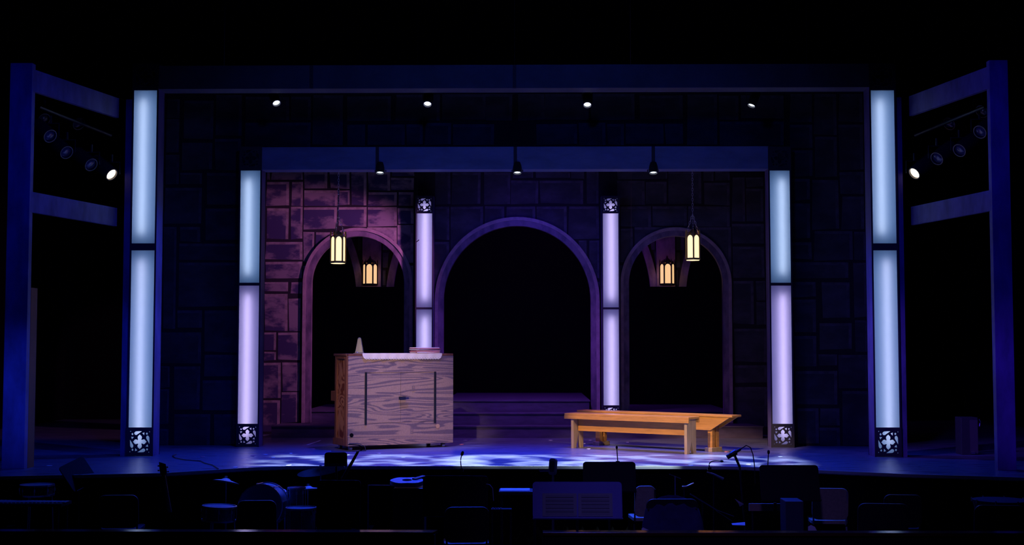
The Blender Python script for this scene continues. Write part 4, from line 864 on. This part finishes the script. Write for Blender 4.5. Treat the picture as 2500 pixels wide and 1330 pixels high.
# amplifier with a guitar lying on it
box_thing('amplifier', 960, 1036, 1192, 13.95, .3, 'black amplifier cabinet under the acoustic guitar', 'amplifier', mRUB)
zt = Z(1192, 13.95)+.003; cxg = X(996, 14.1, 1185); t = thing('acoustic_guitar', (cxg, 14.1, zt), 'blue lit guitar body with round sound hole lying on the amplifier', 'guitar')
b = MB(); b.T = TR(cxg-.01, 14.10, zt, .1, .12); body = [(.165*math.cos(a)*(1+.10*math.cos(2*a)), .15*math.sin(a)*(1-.12*math.cos(4*a))) for a in [k*PI/16 for k in range(32)]]; b.prismz(body, .02, .07); b.obj('body', mGUIT, t, bevel=.004)
b = MB(); b.T = TR(cxg-.01, 14.10, zt, .1, .12); b.lathe([(.052, .0705), (.052, .072)], 24); b.obj('sound_hole', mBLACK, t)
b = MB(); b.T = TR(cxg-.01, 14.10, zt, .1, .12) @ TR(.09, .02, 0, .9); b.box((-.02, -.02, .0705), (.16, .03, .085)); b.obj('fingerboard', mRUB, t)
# keyboards, shelves
b = MB(); b.tube([P(898, 1184, 14.0), P(960, 1185, 14.0)], .005, 6); b.tube([P(899, 1184, 14.0), P(899, 1184, 14.0)+Vector((0, 0, Z(1300, 14.0)-Z(1184, 14.0)-.3))], .006, 6); tag(b.obj('steel_rail', mCHROME), 'thin bright steel bar left of the guitar', 'rail')
p = P(1255, 1198, 13.9); t = thing('electric_keyboard', (p.x, 13.9, p.z-.06), 'keyboard with pale top just left of the conductor desk', 'keyboard')
b = MB(); b.box((X(1218, 13.9), 13.85, p.z-.04), (X(1312, 13.9), 14.15, p.z)); b.obj('case', mRUB, t, bevel=.006)
b = MB(); b.box((X(1221, 13.9), 13.87, p.z+.0005), (X(1293, 13.9), 14.12, p.z+.006)); b.obj('paper_sheet', mPAPER, t)
b = MB()
for x in (1225, 1305): b.tube([(X(x, 13.95), 13.95, FZ), (X(x, 13.95), 13.95, p.z-.04)], .014, 8)
b.obj('stand_leg', mMETBLK, t)
b = MB(); b.tube([P(x, y, 13.75) for x, y in ((1187, 1181), (1196, 1183), (1203, 1192), (1205, 1222))], .004, 6); tag(b.obj('white_cable', mPAPER), 'white cable curving beside the large black music stand', 'cable')
p = P(1220, 1224, 13.7); t = thing('mixer_shelf', (p.x, 13.7, FZ), 'narrow shelf with bright metal knobs below the white cable', 'shelf')
b = MB(); b.box((X(1204, 13.7), 13.05, p.z-.012), (X(1251, 13.7), 13.15, p.z)); b.obj('shelf_top', mMETBLK, t)
for k in range(4): b = MB(); b.T = TR(X(1208+k*6, 13.7), 13.08, p.z); b.lathe([(.009, 0), (.009, .012)], 10); b.obj('knob', mCHROME, t)
b = MB()
for x in (1206, 1249): b.tube([(X(x, 13.7), 13.1, FZ), (X(x, 13.7), 13.1, p.z-.012)], .01, 6)
b.obj('shelf_leg', mMETBLK, t)
# phone / small screen on bracket at centre
t = thing('small_monitor', P(1350, 1158, 14.5), 'small upright device silhouetted at the stage edge left of centre', 'monitor')
b = MB(); b.T = TR(P(1350, 1139, 14.5).x, 14.5, P(1350, 1139, 14.5).z, -.5, -.15); b.prism(rrect(.085, .18, .03), -.022, .022); b.obj('casing', M('device_grey', (.12, .13, .16), .4), t, bevel=.004)
b = MB(); b.T = TR(P(1350, 1139, 14.5).x, 14.5, P(1350, 1139, 14.5).z, -.5, -.15); b.prism(rrect(.055, .12, .02), -.026, -.0225); b.obj('screen', M('device_screen', (.03, .04, .06), .2), t)
b = MB(); b.tube([P(1345, 1150, 14.5), P(1318, 1150, 14.5)], .008, 6); b.tube([P(1314, 1144, 14.5), P(1320, 1152, 14.5)], .006, 6); b.tube([P(1350, 1156, 14.5), (P(1350, 1156, 14.5).x, 14.5, FZ)], .012, 8); b.obj('support_arm', M('arm_grey', (.1, .1, .12), .4), t)
# right cluster: cymbal-like tilted tubes, case, papers
t = thing('trumpet', P(1680, 1185, 14.2), 'blue lit brass instrument tube resting right of the jacket', 'instrument'); b = MB(); b.tube([P(1666, 1190, 14.2), P(1676, 1188, 14.2), P(1694, 1179, 14.2)], [.020, .011, .010], 10); b.obj('tube', mBRASS, t, smooth=True)
b = MB(); b.tube([P(1670, 1189, 14.2), (P(1670, 1189, 14.2).x, 14.25, FZ)], .008, 6); b.obj('instrument_stand', mMETBLK, t)
t = thing('clarinet', P(1750, 1160, 14.3), 'short blue lit tube angled below the arched gooseneck light', 'instrument'); b = MB(); b.tube([P(1726, 1152, 14.3), P(1742, 1157, 14.3), P(1766, 1169, 14.3)], [.008, .010, .016], 10); b.obj('tube', mCHROME, t, smooth=True)
b = MB(); b.tube([P(1742, 1158, 14.3), (P(1742, 1158, 14.3).x, 14.35, FZ)], .008, 6); b.obj('instrument_stand', mMETBLK, t)
b = MB(); b.tube([P(1634, 1157, 14.4), P(1662, 1168, 14.4)], .004, 6); b.tube([P(1648, 1163, 14.4), (P(1648, 1163, 14.4).x, 14.4, FZ)], .008, 6); tag(b.obj('thin_stand', mCHROME), 'thin metal stand bar glinting above the jacket', 'stand')
t = thing('trombone', P(1740, 1225, 13.9), 'long thin slide slanting down right of the jacket', 'instrument'); b = MB(); b.tube([P(1685, 1205, 13.9), P(1750, 1245, 13.9)], .007, 6); b.tube([P(1748, 1244, 13.9), P(1792, 1260, 13.9)], .004, 6); b.tube([P(1748, 1246, 13.9), P(1788, 1272, 13.9)], .004, 6); b.obj('slide', mCHROME, t)
b = MB(); b.tube([P(1715, 1224, 13.92), (P(1715, 1224, 13.92).x, 14.0, FZ)], .008, 6); b.obj('instrument_stand', mMETBLK, t)
sheet([(1794, 1217), (1816, 1230), (1806, 1236), (1803, 1228)], 13.9, 'bright curled white sheet between the trombone and the board', dy=[0, .1, .1, .05])
sheet([(1786, 1277), (1819, 1274), (1819, 1282), (1788, 1281)], 13.4, 'flat blue lit sheet low in the right of the pit', dy=[0, .1, 0, -.1])
sheet([(900, 1282), (914, 1281), (904, 1297)], 13.0, 'bright white pointed sheet low left of centre behind the rail')
sheet([(857, 1290), (863, 1289), (871, 1292), (871, 1300), (857, 1300)], 13.0, 'pale blue small sheet low behind the left rail')
sheet([(935, 1300), (943, 1295), (952, 1292), (948, 1299), (941, 1302)], 13.0, 'blue curled sheet right of the pointed white one')
sheet([(1566, 1290), (1570, 1287), (1589, 1296), (1568, 1299)], 13.0, 'pale triangular sheet just left of the jacket by the rail')
sheet([(1973, 1285), (1980, 1281), (1990, 1286), (1995, 1296), (1973, 1296)], 13.0, 'deep blue lit sheet under the grey chair')
sheet([(16, 1281), (40, 1281), (17, 1287)], 13.0, 'small blue triangular sheet at the far left edge')
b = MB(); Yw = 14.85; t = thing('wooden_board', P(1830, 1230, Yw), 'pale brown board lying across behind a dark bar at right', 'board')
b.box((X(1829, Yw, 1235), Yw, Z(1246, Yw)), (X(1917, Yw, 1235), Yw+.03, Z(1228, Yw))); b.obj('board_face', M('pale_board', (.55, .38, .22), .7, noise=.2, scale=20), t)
b = MB(); b.box((X(1888, Yw, 1235), Yw-.03, Z(1250, Yw)), (X(1895, Yw, 1235), Yw-.001, Z(1225, Yw))); b.obj('cross_bar', mRUB, t)
b = MB()
for x in (1835, 1912): b.tube([(X(x, Yw), Yw+.05, FZ), (X(x, Yw), Yw+.05, Z(1228, Yw))], .012, 6)
b.obj('support_leg', mMETBLK, t)
box_thing('speaker_monitor', 1918, 1962, 1222, 13.35, .3, 'navy lit boxy floor speaker left of the grey chair', 'speaker', M('navy_case', (.04, .05, .08), .45))
# right edge cymbal-like tray
p = P(2450, 1222, 14.0); t = thing('timpani_drum', (p.x, 14.0, FZ), 'wide blue lit drum head with chrome fittings at the far right edge', 'drum')
b = MB(); b.T = TR(p.x, 14.1, p.z); b.lathe([(.10, -.4), (.24, -.2), (.28, -.01), (.285, .0), (.001, .003)], 40, cap=False); b.obj('bowl', [M('timpani_shell', (.08, .09, .14), .35)], t, smooth=True)
for k in range(8): b = MB(); a = 2*PI*k/8+.3; b.T = TR(p.x, 14.1, p.z); b.tube([(.29*math.cos(a), .29*math.sin(a), -.03), (.29*math.cos(a), .29*math.sin(a), .012)], .009, 6); b.obj('tension_screw', mCHROME, t)
b = MB(); b.T = TR(p.x, 14.1, FZ); b.lathe([(.2, 0), (.2, .02), (.05, .06), (.05, -FZ+p.z-.39)], 16); b.obj('pedestal', mMETBLK, t)
